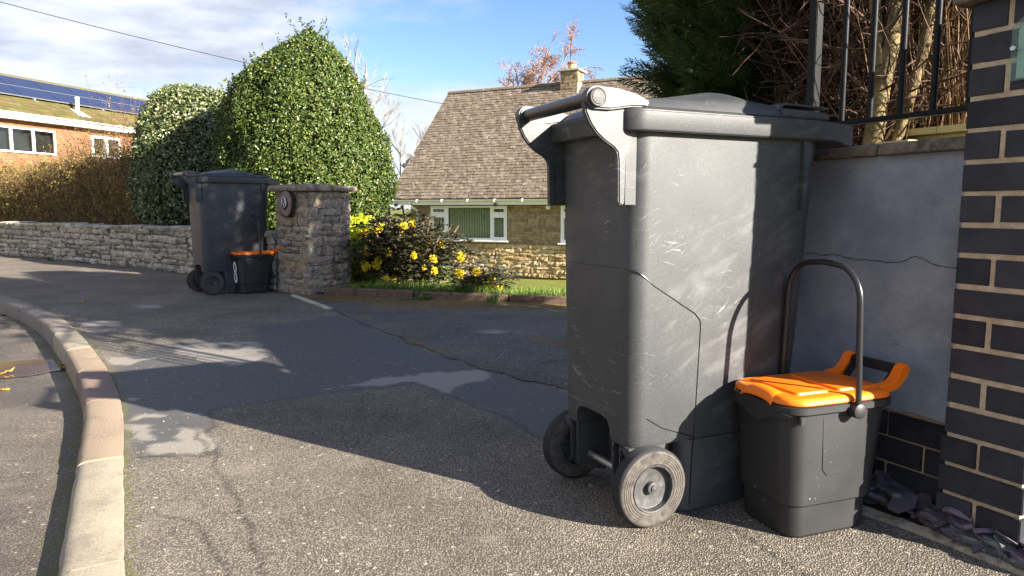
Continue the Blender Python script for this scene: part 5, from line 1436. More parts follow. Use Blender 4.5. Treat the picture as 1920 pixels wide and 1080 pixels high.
# satellite dish on the left verge
dish = thing('satellite_dish', 'grey satellite dish on a bracket at the left edge of the bungalow roof', 'satellite dish', (0, 0, 0))
dish.location = Vector((-0.9, 22.0, -1.24)) + Matrix.Rotation(HZ, 3, 'Z') @ Vector((-3.46, 1.05, 3.68)); dish.rotation_euler = (0, 0, rad(-12))
V = []; F = []; n = 26
for j in range(6):
    rr = 0.29 * j / 5
    for k in range(n):
        a = 2 * math.pi * k / n; V.append((rr * math.cos(a), -0.30 * (1 - 0.0) * 0 + 0.55 * (0.0841 - rr * rr) , rr * 1.0 * math.sin(a)))
for j in range(5):
    for k in range(n): F.append((j * n + k, j * n + (k + 1) % n, (j + 1) * n + (k + 1) % n, (j + 1) * n + k))
M['dish'] = simple('grey_dish', (0.30, 0.30, 0.31), (0.36, 0.36, 0.37), 10, 0.5, 0.4)
do = MB().add(V, F).build('reflector', M['dish'], dish, smooth=60); do.modifiers.new('thickness', 'SOLIDIFY').thickness = 0.01
MB().tube([(0, 0.04, -0.1), (0, 0.22, -0.18), (0.22, 0.30, -0.30)], 0.018, 8).build('bracket', M['alu'], dish)
MB().tube([(0, 0.02, -0.28), (0.0, -0.34, -0.10)], 0.012, 8).build('arm', M['alu'], dish)
MB().lathe([(-0.05, 0.03), (0.05, 0.035)], 12, 'y', (0, -0.36, -0.08)).build('receiver', M['dish'], dish)

# ------------------------------------------------------------------ orange brick house with solar panels
BZ = math.atan2(0.95, 0.31)
bh = thing('brick_house', 'orange brick house with mossy roof, solar panels and white windows beyond the hedge', 'house', (-19.5, 27.0, -0.2), BZ)
# local x runs away along the front, local y points left, away from the road
bwins = [(-3.3, 2.62, 3.18, 4.15), (4.31, 5.80, 3.22, 4.15)]
hw = holed(MB(), -12, 10.0, 0.0, 0.22, -0.5, 4.42, bwins); hw.box(-12, 10.0, 0.75, 5.4, -0.5, 4.42); hw.build('wall', M['housebrick'], bh)
for (a, b, c_, d_), mu in ((bwins[0], [-2.3, -1.4, -0.25, 0.757, 1.67]), (bwins[1], [5.05])):
    window(bh, a, b, c_, d_, mu, [None] * 7, blind=False, y=-0.08, sill=False)
e2 = MB(); e2.box(-12.2, 10.35, -0.36, -0.33, 4.42, 4.62); e2.box(-12.2, 10.35, -0.329, 0.0, 4.42, 4.435); e2.build('fascia', M['white'], bh)
MB().prism([(-0.43 + 0.06 * math.cos(a), 4.66 + 0.06 * math.sin(a)) for a in np.linspace(math.pi, 2 * math.pi, 9)] + [(-0.385, 4.66), (-0.43, 4.62), (-0.475, 4.66)], 'x', -12.2, 10.35).build('gutter', M['white'], bh, smooth=40)
ey, ez, ry, rz_ = -0.40, 4.66, 2.95, 6.62
L2 = math.hypot(ry - ey, rz_ - ez); vy, vz = (ry - ey) / L2, (rz_ - ez) / L2
V = []; F = []
for c_ in range(12):
    s0 = L2 * c_ / 12; s1 = L2 * (c_ + 1) / 12 + 0.05; x = -12.3 + (0.15 if c_ % 2 else 0)
    while x < 10.4:
        b0 = len(V); lf = 0.045 + random.uniform(-.01, .015)
        for s_, u_ in ((s0, 0.0), (s0, lf), (s1, 0.012), (s1, -0.01)):
            for xx in (x, x + 0.295): V.append((xx, ey + vy * s_ - vz * u_, ez + vz * s_ + vy * u_))
        F += [(b0, b0 + 1, b0 + 3, b0 + 2), (b0 + 2, b0 + 3, b0 + 5, b0 + 4), (b0, b0 + 2, b0 + 4, b0 + 6), (b0 + 1, b0 + 7, b0 + 5, b0 + 3)]
        x += 0.30
rf = MB().prism([(ey + .03, ez - .02), (ry, rz_ - .03), (2 * ry - ey, ez), (2 * ry - ey - .2, ez - .05), (ry, rz_ - .25), (ey + .25, ez - .05)], 'x', -12.2, 10.35).build('roof', M['mossroof'], bh)
mesh_obj('roof_tiles', V, np.array(F), M['mossroof'], rf, kind='stuff')
for k in range(50):
    MB().prism([(ry + 0.12 * math.cos(a), rz_ - 0.05 + 0.10 * math.sin(a)) for a in np.linspace(0, math.pi, 6)][::-1], 'x', -12.2 + k * 0.452, -12.2 + k * 0.452 + 0.44).build('ridge_tile', M['mossroof'], rf, smooth=50)
# panels in two rows, clear of the tiles
for row, (sa, sb_) in enumerate(((1.42, 2.38), (2.41, 3.37))):
    for k in range(13):
        xa = -11.0 + k * 1.63; xb = xa + 1.60; V = []
        q = lambda s_, u_, xx: (xx, ey + vy * s_ - vz * u_, ez + vz * s_ + vy * u_)
        V = [q(s_, u_, xx) for u_ in (0.11, 0.15) for s_ in (sa, sb_) for xx in (xa, xb)]
        m = MB().add(V, [(0, 2, 3, 1), (4, 5, 7, 6), (0, 1, 5, 4), (2, 6, 7, 3), (0, 4, 6, 2), (1, 3, 7, 5)])
        po = m.build('solar_panel', M['solar'], rf)
        if row == 0 and k % 2 == 0:
            MB().lathe([(-0.03, 0.06), (0.05, 0.06)], 10, 'x', q(sa - 0.05, 0.07, xa + 0.4)).build('rail_end', M['alu'], rf)
fr = MB()
for s_ in (1.41, 2.395, 3.38): 
    V = [q(s_ + a, u_, xx) for u_ in (0.12, 0.158) for a in (-0.012, 0.012) for xx in (-11.0, 10.15)]
    fr.add(V, [(0, 2, 3, 1), (4, 5, 7, 6), (0, 1, 5, 4), (2, 6, 7, 3), (0, 4, 6, 2), (1, 3, 7, 5)])
fr.build('panel_rail', M['alu'], rf)
vp = q(0.75, 0.0, 4.0)
MB().lathe([(vp[2] - 0.1, 0.075), (vp[2] + 0.60, 0.075), (vp[2] + 0.60, 0.095), (vp[2] + 0.68, 0.095), (vp[2] + 0.70, 0.03)], 14, 'z', (vp[0], vp[1], 0)).build('vent_pipe', M['white'], rf, smooth=40)
fl = [q(0.35, 0.07, 3.75), q(0.35, 0.07, 4.3), q(1.0, 0.07, 4.2), q(1.0, 0.07, 3.8)]
MB().add(fl, [(0, 1, 2, 3)]).build('vent_flashing', M['lead'], rf)

# ------------------------------------------------------------------ overhead cable
def cable(p0, p1, sag, n=40):
    p0, p1 = Vector(p0), Vector(p1); return [p0.lerp(p1, k / n) - Vector((0, 0, sag * 4 * (k / n) * (1 - k / n))) for k in range(n + 1)]
hp = Vector((-0.9, 22.0, -1.24)) + Matrix.Rotation(HZ, 3, 'Z') @ Vector((-3.28, 3.15, 5.82))
tag(MB().tube(cable((-16.6, 21.0, 7.2), hp, 0.18), 0.011, 6).build('overhead_cable', M['black'], smooth=60), 'thin dark overhead cable crossing the sky to the bungalow gable', 'cable')

# ------------------------------------------------------------------ vegetation
def tri_count(): return sum(len(o.data.polygons) for o in C.objects if o.type == 'MESH')
def dome_points(n, zs, rl, rr_, bump=0.10, freq=2.3, inset=0.22, seed=0, front=None):
    """points on and just inside a clipped crown; zs heights, rl/rr_ radii towards -x / +x; returns points, normals"""
    z = R.uniform(0, 1, n * 3); zt = zs[0] + (zs[-1] - zs[0]) * z
    wgt = np.interp(zt, zs, (np.array(rl) + np.array(rr_)) / 2) + 0.08
    keep = R.uniform(0, wgt.max(), n * 3) < wgt; zt = zt[keep][:n]
    m = len(zt); ph = R.uniform(0, 2 * math.pi, m)
    k = (np.cos(ph) + 1) / 2
    r0 = np.interp(zt, zs, rl) * (1 - k) + np.interp(zt, zs, rr_) * k
    lump = (fbm(ph * 2.1 + 0.0, zt * 1.0, freq, seed) - 0.5) * 2 * bump + (fbm(ph * 5, zt * 3, freq, seed + 5) - 0.5) * bump
    dep = R.random(m) ** 2.2 * inset
    r = np.maximum(r0 * (1 + lump) - dep, 0.0)
    P = np.stack([r * np.cos(ph), r * np.sin(ph), zt], 1)
    e = 0.05
    dr = (np.interp(zt + e, zs, rl) * (1 - k) + np.interp(zt + e, zs, rr_) * k - np.interp(zt - e, zs, rl) * (1 - k) - np.interp(zt - e, zs, rr_) * k) / (2 * e)
    N = unit(np.stack([np.cos(ph), np.sin(ph), -dr], 1))
    return P, N
def core_mesh(name, zs, rl, rr_, f, mat, parent, bump=0.06):
    n = 36; V = []; zz2 = np.linspace(zs[0], zs[-1] - 0.12, 18); F = []
    for j, z in enumerate(zz2):
        for k in range(n):
            a = 2 * math.pi * k / n; q = (math.cos(a) + 1) / 2
            r = (np.interp(z, zs, rl) * (1 - q) + np.interp(z, zs, rr_) * q) * f * (1 + random.uniform(-bump, bump))
            V.append((r * math.cos(a), r * math.sin(a), z))
    for j in range(len(zz2) - 1):
        for k in range(n): F.append((j * n + k, j * n + (k + 1) % n, (j + 1) * n + (k + 1) % n, (j + 1) * n + k))
    m = MB().add(V, F); m.add(V[-n:], [tuple(range(n))]); m.add(V[:n], [tuple(range(n))[::-1]])
    return m.build(name, mat, parent)
def trunk(parent, pts, radii, mat, name='trunk', sides=10):
    return MB().tube(pts, radii, sides).build(name, mat, parent, smooth=60)

# big clipped holly behind the gate pier
X0, Y0 = -2.42, 8.75
holly = thing('holly_tree', 'large clipped glossy green holly tree rising to a rounded point behind the stone gate pier', 'tree', (X0, Y0, 0.2))
s_ = 8.75 / 1331
zs = [0.30, 0.55, 0.85, 1.15, 1.50, 1.84, 2.15, 2.40, 2.58, 2.72, 2.80]
rr_ = [0.60, 0.86, 0.98, 0.98, 0.90, 0.78, 0.63, 0.49, 0.34, 0.16, 0.02]
rl = [0.85, 1.02, 1.10, 1.14, 1.14, 1.10, 0.96, 0.66, 0.40, 0.16, 0.02]
zs = [z * 0.972 for z in zs]; rl = [r_ * 0.93 for r_ in rl]; rr_ = [r_ * 0.94 for r_ in rr_]
P, N = dome_points(88000, zs, rl, rr_, 0.14, 1.7, 0.24, 3)
hol = fbm(np.arctan2(P[:, 1], P[:, 0]) * 3.1, P[:, 2] * 2.6, 2.6, 77); kp = R.random(len(P)) < sstep(hol, 0.20, 0.42) * 0.75 + 0.25; P, N = P[kp], N[kp]
V, F = leaves(P, N, R.uniform(0.026, 0.052, len(P)), R.uniform(0.016, 0.027, len(P)), 0.22, 0.75)
# upright shoots breaking the outline
sh = []
for k in range(150):
    i = R.integers(0, len(P)); 
    if P[i, 2] < 1.2 and k > 40: continue
    b = P[i]; d = unit(N[i] * 0.7 + np.array([0, 0, 1.0]) + R.normal(0, .2, 3)); L_ = R.uniform(0.06, 0.16)
    q = b + d * np.linspace(0, L_, 7)[:, None]; v_, f_ = leaves(np.repeat(q, 2, 0), np.repeat(d[None], 14, 0), R.uniform(.03, .05, 14), .02, .2, 1.2); sh.append((v_, f_))
for k in range(7):
    b = np.array([R.normal(0.03, .06), R.normal(0, .05), 2.60]); d = unit(np.array([R.normal(0, .25), R.normal(0, .25), 1.0])); L_ = R.uniform(0.16, 0.36)
    q = b + d * np.linspace(0, L_, 12)[:, None]; v_, f_ = leaves(np.repeat(q, 2, 0), np.repeat(d[None], 24, 0), R.uniform(.03, .05, 24), .02, .2, 1.2); sh.append((v_, f_))
mesh_obj('crown', *merge([(V, F)] + sh), M['holly'], holly)
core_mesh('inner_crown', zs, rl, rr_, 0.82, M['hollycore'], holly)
trunk(holly, [(0, 0, -0.3), (0.03, 0, 0.2), (0.0, 0.02, 0.6)], [0.09, 0.08, 0.06], M['bark'])
for a, b in (((0.1, -0.1, 0.30), (0.75, -0.35, 0.38)), ((0.05, -0.2, 0.28), (0.55, -0.6, 0.33)), ((0.2, -0.2, 0.28), (0.95, -0.1, 0.52))):
    trunk(holly, [a, tuple((np.array(a) + b) / 2 + [0, 0, -0.05]), b], [0.025, 0.018, 0.008], M['bark'], 'branch', 6)

# variegated one to its left
varg = thing('variegated_holly', 'cream edged variegated evergreen shrub left of the big holly, behind the low stone wall', 'shrub', (-4.62, 10.35, 0.2))
zs = [0.28, 0.55, 0.95, 1.35, 1.75, 2.05, 2.26, 2.40, 2.46]
zs = [z * 0.955 for z in zs]
rl = [0.56, 0.70, 0.75, 0.72, 0.65, 0.56, 0.45, 0.30, 0.05]
rr_ = [0.9, 1.05, 1.1, 1.1, 1.0, 0.85, 0.66, 0.42, 0.05]
P, N = dome_points(40000, zs, rl, rr_, 0.10, 2.2, 0.22, 9)
V, F = leaves(P, N, R.uniform(0.035, 0.062, len(P)), R.uniform(0.020, 0.032, len(P)), 0.2, 0.8)
sh = []
for k in range(70):
    i = R.integers(0, len(P)); b = P[i]
    d = unit(N[i] * 0.8 + np.array([0, 0, 1.0]) + R.normal(0, .2, 3)); L_ = R.uniform(0.06, 0.18)
    q = b + d * np.linspace(0, L_, 7)[:, None]; sh.append(leaves(np.repeat(q, 2, 0), np.repeat(d[None], 14, 0), R.uniform(.03, .05, 14), .02, .2, 1.2))
mesh_obj('crown', *merge([(V, F)] + sh), M['varieg'], varg)
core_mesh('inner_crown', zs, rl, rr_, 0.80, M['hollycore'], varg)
for a in (-0.35, 0.05, 0.4): trunk(varg, [(a, -0.1, -0.2), (a * 1.2, -0.2, 0.2), (a * 1.6, -0.25, 0.7)], [0.05, 0.04, 0.03], M['bark'], 'stem', 7)

# brown deciduous hedge along the wall
hed = thing('beech_hedge', 'tangled brown and olive autumn hedge with long bare whips above the low stone wall', 'hedge', (-7.2, 12.0, 0.25))
ax = unit(np.array([-0.81, 0.59])); an = np.array([0.59, 0.81])
n = 9000
u = R.uniform(-2.4, 6.0, n); w = np.abs(R.normal(0.25, 0.28, n)) + 0.05
base = np.stack([ax[0] * u + an[0] * w, ax[1] * u + an[1] * w, R.uniform(-0.05, 0.7, n)], 1)
hmax = 1.45 + 0.55 * fbm(u, w * 0, 0.6, 14) + 0.35 * np.exp(-((u - 0.1) / 1.3) ** 2)
d = unit(np.stack([R.normal(0, .45, n), R.normal(0, .45, n), R.uniform(0.25, 1.2, n)], 1))
ln = np.clip(hmax - base[:, 2], 0.15, 1.4) * R.uniform(0.35, 0.95, n)
P = wander(base, d, ln, 4, 0.25)
inw = (P[..., 0] * an[0] + P[..., 1] * an[1]).min(1) > -0.20
P = P[inw]; n = len(P)
r0 = R.uniform(0.002, 0.005, n); tw = [np_tubes(P, np.stack([r0, r0 * .8, r0 * .6, r0 * .3], 1))]
n2 = 560
u = R.uniform(-2.4, 3.0, n2) + R.normal(0, .2, n2); b2 = np.stack([ax[0] * u + an[0] * .2, ax[1] * u + an[1] * .2, R.uniform(0.4, 1.1, n2)], 1)
d2 = unit(np.stack([R.normal(0, .16, n2), R.normal(0, .16, n2), np.ones(n2)], 1))
ln2 = R.uniform(0.5, 1.0, n2) * (0.55 + 1.3 * np.exp(-((u + 0.9) / 1.25) ** 2))
P2 = wander(b2, d2, ln2, 6, 0.06); r2 = R.uniform(0.0025, 0.004, n2)
tw.append(np_tubes(P2, np.stack([r2 * f for f in (1, .9, .8, .65, .5, .3)], 1)))
# side twigs on the whips
i = R.integers(0, n2, 2600); t_ = R.integers(1, 5, 2600); b3 = P2[i, t_]
P3 = wander(b3, R.normal(0, 1, (2600, 3)) + [0, 0, 0.6], R.uniform(0.06, 0.25, 2600), 3, 0.25); tw.append(np_tubes(P3, np.full((2600, 3), 0.0016)))
mesh_obj('twigs', *merge(tw), M['browntwig'], hed)
allp = np.concatenate([P[:, 1:].reshape(-1, 3)[R.integers(0, n * 3, 42000)], P3[:, -1], P2[:, -1], P2[:, -2]])
allp = allp + R.normal(0, 0.035, allp.shape)
dens = R.random(len(allp)) < np.clip(2.0 - 0.75 * allp[:, 2], 0.25, 1)
allp = allp[dens]
V, F = leaves(allp, R.normal(0, 1, allp.shape), R.uniform(0.030, 0.060, len(allp)), R.uniform(0.016, 0.032, len(allp)), 0.2, 0.8)
mesh_obj('foliage', V, F, M['hedgeleaf'], hed)
hc = MB()
for k in range(14):
    u_ = -2.2 + 0.62 * k; c_ = (ax[0] * u_ + an[0] * .35, ax[1] * u_ + an[1] * .35)
    hgt = 1.15 + 0.3 * random.random()
    hc.loft([[(c_[0] + 0.42 * sc_ * math.cos(a), c_[1] + 0.32 * sc_ * math.sin(a), z_) for a in np.arange(9) * 2 * math.pi / 9] for z_, sc_ in ((-0.2, 0.9), (0.3, 1.0), (hgt * 0.8, 0.75), (hgt, 0.3))])
M['hedgecore'] = simple('dense_brown_hedge_inside', (0.07, 0.045, 0.02), (0.13, 0.09, 0.035), 14, 0.95, 0.1, bump=1.0, bscale=22, dist=0.05)
hc.build('dense_base', M['hedgecore'], hed)

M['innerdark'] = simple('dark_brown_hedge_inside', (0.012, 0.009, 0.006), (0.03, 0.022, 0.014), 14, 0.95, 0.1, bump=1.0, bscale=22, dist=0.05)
# conifers behind the rendered wall
def spray_mesh(nb=9, L=0.22):
    """a flat fern-like leyland spray as narrow leaflets"""
    P = []; D = []; LL = []
    for k in range(nb):
        t_ = (k + 0.5) / nb; x = L * t_
        for sgn in (-1, 1):
            P.append((x, 0, 0)); D.append((0.75, sgn * 0.62, -0.10)); LL.append(L * 0.42 * (1 - 0.75 * t_) + 0.02)
    P.append((0, 0, 0)); D.append((1, 0, -0.05)); LL.append(L)
    return np.array(P), unit(np.array(D)), np.array(LL)
SP, SD, SL = spray_mesh(); SPW = 0.008
def sprays(P, N, size, mat, name, parent):
    """leaflets of every spray; local x along N with droop, random roll"""
    n = len(P); X = unit(N + R.normal(0, .35, (n, 3)) + np.array([0, 0, 0.15])); up = unit(R.normal(0, .5, (n, 3)) + np.array([0, 0, 1.0]))
    Y = unit(np.cross(up, X)); Z = np.cross(X, Y); k = len(SP)
    sc_ = np.broadcast_to(size, n)[:, None, None]
    base = P[:, None] + sc_ * (X[:, None] * SP[None, :, :1] + Y[:, None] * SP[None, :, 1:2])
    dr = X[:, None] * SD[None, :, :1] + Y[:, None] * SD[None, :, 1:2] + Z[:, None] * SD[None, :, 2:3]
    dr = dr + R.normal(0, .12, dr.shape); dr[..., 2] -= 0.12
    dr = unit(dr); S = unit(np.cross(dr, np.broadcast_to(Z[:, None], dr.shape))); Ln = sc_ * SL[None, :, None]
    wd = sc_ * SPW * np.clip(SL[None, :, None] / 0.05, 0.6, 1.2)
    a = base; b = base + dr * Ln * .45 + S * wd; c = base + dr * Ln; d_ = base + dr * Ln * .45 - S * wd
    V = np.stack([a, b, c, d_], 2).reshape(-1, 3)
    F = np.arange(len(V)).reshape(-1, 4)
    return mesh_obj(name, V, F, mat, parent)
FP = []; FD = []; FL = []
for k in range(10):                       # lacy flat spray: side shoots, each with small leaflets
    t_ = (k + 0.3) / 10; x = 0.24 * t_
    for sg in (-1, 1):
        d = np.array([0.74, sg * 0.66, -0.06]); L1 = 0.105 * (1 - 0.62 * t_)
        FP.append((x, 0, 0)); FD.append(d); FL.append(L1)
        for q in range(4):
            tq = (q + 0.7) / 4.6
            for s2 in (-1, 1):
                a = math.atan2(d[1], d[0]) + s2 * 0.6
                FP.append((x + d[0] * L1 * tq, d[1] * L1 * tq, -0.06 * L1 * tq)); FD.append((math.cos(a), math.sin(a), -0.05)); FL.append(0.030 * (1 - 0.55 * tq))
FP.append((0, 0, 0)); FD.append((1, 0, 0)); FL.append(0.24)
FP = np.array(FP); FD = unit(np.array(FD)); FL = np.array(FL)
def fine_sprays(P, N, size, mat, name, parent):
    global SP, SD, SL, SPW
    keep_ = SP, SD, SL, SPW
    SP, SD, SL, SPW = FP, FD, FL, 0.0034
    o = sprays(P, N, size, mat, name, parent)
    SP, SD, SL, SPW = keep_
    return o
def conifer(label, x, y, zb, rad_, ht, n, phi0, phi1, group=None, fine=False):
    c = thing('conifer', label, 'conifer', (x, y, zb), 0, group)
    ph = R.uniform(phi0, phi1, n); z = R.uniform(0.0, 1.0, n) ** 0.9
    prof = np.interp(z, [0, 0.08, 0.3, 0.6, 0.85, 1], [0.72, 0.90, 1.0, 0.95, 0.72, 0.2])
    lump = 1 + 0.22 * (fbm(ph * 2, z * 4, 1.6, int(x * 100) % 50) - 0.5)
    dep = R.random(n) ** 1.6 * 0.38
    r = np.maximum(rad_ * prof * lump - dep, 0.05)
    P = np.stack([r * np.cos(ph), r * np.sin(ph), z * ht], 1); N = np.stack([np.cos(ph), np.sin(ph), 0.35 + 0.8 * z], 1)
    (fine_sprays if fine else sprays)(P, N, R.uniform(0.7, 1.25, n), M['conifer'], 'foliage', c)
    return c
t2 = math.pi
c1 = conifer('dark green feathery conifer rising behind the near bin lid, bare and brown on its right', 1.30, 3.12, 0.86, 0.60, 3.0, 3300, rad(85), rad(214), fine=True)
# bare inner side: branches and dead twigs facing the wall
n = 330
z0 = R.uniform(0.1, 2.2, n); ph = R.uniform(rad(222), rad(350), n)
b0 = np.stack([R.normal(0.05, .06, n), R.normal(-.1, .06, n), z0], 1)
d = unit(np.stack([np.cos(ph), np.sin(ph), R.uniform(-0.15, 0.7, n)], 1))
Pb = wander(b0, d, R.uniform(0.30, 0.62, n), 6, 0.16)
ins = ((Pb[..., 0] + 1.30 - W0.x) * NN.x + (Pb[..., 1] + 3.12 - W0.y) * NN.y).min(1) > 0.32
Pb = Pb[ins]; n = len(Pb); rb = R.uniform(0.004, 0.010, n)
tw = [np_tubes(Pb, np.stack([rb * f for f in (1, .9, .75, .6, .45, .25)], 1), 4)]
m_ = 12000; i = R.integers(0, n, m_); j = R.integers(1, 6, m_)
Pt = wander(Pb[i, j] + R.normal(0, .01, (m_, 3)), R.normal(0, .8, (m_, 3)) + unit(Pb[i, 5] - Pb[i, 0]) * 0.8, R.uniform(0.08, 0.28, m_), 4, 0.28)
ins = ((Pt[..., 0] + 1.30 - W0.x) * NN.x + (Pt[..., 1] + 3.12 - W0.y) * NN.y).min(1) > 0.25
Pt = Pt[ins]; m_ = len(Pt)
tw.append(np_tubes(Pt, np.tile(np.array([.0022, .0018, .0014, .0007]), (m_, 1))))
mesh_obj('dead_twigs', *merge(tw), M['deadtwig'], c1)
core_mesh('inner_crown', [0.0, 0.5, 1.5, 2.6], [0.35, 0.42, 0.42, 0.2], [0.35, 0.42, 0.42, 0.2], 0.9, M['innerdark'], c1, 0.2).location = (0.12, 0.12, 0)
trunk(c1, [(0.02, -0.1, -0.1), (0.04, -0.12, 0.5), (0.0, -0.05, 1.4), (0.02, 0, 2.6)], [0.07, 0.06, 0.05, 0.03], M['bark'])
for k in range(5):
    a = rad(random.uniform(210, 300)); z_ = random.uniform(0.2, 0.9)
    trunk(c1, [(0, -0.1, z_), (0.22 * math.cos(a), -0.1 + 0.22 * math.sin(a), z_ - 0.02), (0.45 * math.cos(a), -0.1 + 0.45 * math.sin(a), z_ + 0.25), (0.6 * math.cos(a), -0.1 + 0.55 * math.sin(a), z_ + 0.7)], [0.022, 0.02, 0.015, 0.007], M['deadtwig'], 'branch', 6)
# multi stemmed trunk lit by the sun, with a few green sprigs hanging from above
c2 = thing('conifer', 'ochre forked conifer trunk behind the railing bars with green sprigs hanging at the top', 'conifer', (1.20, 2.36, 0.84))
trunk(c2, [(-0.03, 0, -0.05), (-0.02, 0, 0.16), (-0.005, 0.0, 0.34), (0.02, 0.0, 0.48), (0.035, 0.0, 0.66), (0.02, 0.02, 0.95), (0.05, 0.05, 1.6)], [0.044, 0.033, 0.029, 0.027, 0.024, 0.020, 0.013], M['bark'])
trunk(c2, [(0.0, -0.02, -0.05), (0.035, -0.03, 0.15), (0.07, -0.03, 0.30), (0.115, -0.02, 0.46), (0.15, 0.0, 0.68), (0.14, 0.02, 1.0), (0.16, 0.05, 1.5)], [0.020, 0.017, 0.018, 0.018, 0.016, 0.015, 0.011], M['bark'])
trunk(c2, [(-0.005, 0, 0.42), (-0.02, 0.03, 0.6), (-0.03, 0.05, 0.75), (0.0, 0.06, 0.9)], [0.02, 0.018, 0.018, 0.012], M['bark'], 'branch', 8)
Pq = np.concatenate([np.stack([R.uniform(-0.15, 0.75, 260), R.uniform(-0.35, 0.3, 260), R.uniform(0.72, 1.15, 260)], 1), np.stack([R.uniform(-.3, .8, 500), R.uniform(-.3, .6, 500), R.uniform(1.1, 1.9, 500)], 1)])
sprays(Pq, R.normal(0, 1, Pq.shape) + [0, -0.3, -0.7], R.uniform(0.4, 0.75, len(Pq)), M['conifer'], 'foliage', c2)
n = 110; zb = R.uniform(0.10, 1.0, n); bb = np.stack([R.normal(0, .03, n), R.normal(0.03, .03, n), zb], 1)
Pb = wander(bb, R.normal(0, 1, (n, 3)) + [-.2, .2, .5], R.uniform(0.2, 0.6, n), 5, 0.22); tw = [np_tubes(Pb, np.tile(np.array([.005, .004, .003, .002, .001]), (n, 1)))]
i = R.integers(0, n, 900); j = R.integers(1, 5, 900); Pt = wander(Pb[i, j], R.normal(0, 1, (900, 3)) + [0, 0, .3], R.uniform(.05, .22, 900), 4, .3); tw.append(np_tubes(Pt, np.tile(np.array([.002, .0016, .0012, .0006]), (900, 1))))
mesh_obj('dead_twigs', *merge(tw), M['deadtwig'], c2)
# thicket of straight bare stems, right of the trunk
sh = thing('bare_stem_shrub', 'thicket of straight straw brown bare stems behind the railing, right of the forked trunk', 'shrub', (1.66, 2.66, 0.84))
n = 1500
b0 = np.stack([R.normal(0.06, 0.16, n), R.normal(0.10, 0.22, n), R.uniform(-0.02, 0.12, n)], 1)
d = unit(np.stack([0.10 + b0[:, 0] * 1.1 + R.normal(0, .14, n), -0.05 + b0[:, 1] * .6 + R.normal(0, .16, n), np.ones(n)], 1))
Pb = wander(b0, d, R.uniform(0.45, 1.15, n), 7, 0.035); rb = R.uniform(0.0013, 0.0034, n)
tw = [np_tubes(Pb, np.stack([rb * f for f in (1, .95, .9, .8, .65, .5, .3)], 1), 4)]
i = R.integers(0, n, 1500); j = R.integers(1, 6, 1500); Pt = wander(Pb[i, j], unit(Pb[i, 6] - Pb[i, 0]) + R.normal(0, .35, (1500, 3)), R.uniform(.06, .3, 1500), 4, .08); tw.append(np_tubes(Pt, np.tile(np.array([.0014, .0012, .001, .0005]), (1500, 1))))
mesh_obj('stems', *merge(tw), M['stem'], sh)
# conifer hidden behind the other growth, added and sized to shade the far bin
for k, (x, y, r_, h_, n_) in enumerate([(2.45, 3.64, 0.64, 3.6, 2800),]):
    c = conifer('hidden conifer added behind the bare brown branches to shade the far bin', x, y, 0.4, r_, h_, n_, 0, 2 * math.pi)
    trunk(c, [(0, 0, -0.1), (0.02, 0, h_ * .5), (0, 0, h_ * .95)], [0.09, 0.07, 0.03], M['bark'])
# dark hedge far behind the stems so that the gaps stay dark
bk = thing('hedge', 'dense dark evergreen hedge behind the bare stems and railing', 'hedge', (2.2, 2.95, 0.86))
n = 500
P = np.stack([R.uniform(-0.75, 1.1, n), R.uniform(-0.1, 0.45, n), R.uniform(0, 1.9, n)], 1)
sprays(P, np.stack([R.normal(-.3, .4, n), R.normal(-0.7, .3, n), R.normal(0.1, .3, n)], 1), R.uniform(0.6, 1.1, n), M['conifer'], 'foliage', bk)
n = 900; zb = R.uniform(0.0, 1.7, n); bb = np.stack([R.uniform(-.75, 1.1, n), R.uniform(-.05, .2, n), zb], 1)
Pb = wander(bb, R.normal(0, 1, (n, 3)) + [0, -.6, .5], R.uniform(0.2, 0.6, n), 5, 0.2); mesh_obj('dead_twigs', *np_tubes(Pb, np.tile(np.array([.004, .0035, .0025, .0015, .0008]), (n, 1))), M['deadtwig'], bk)
MB().box(-0.75, 1.2, 0.2, 0.6, -0.8, 1.85).build('inner_hedge', M['innerdark'], bk)

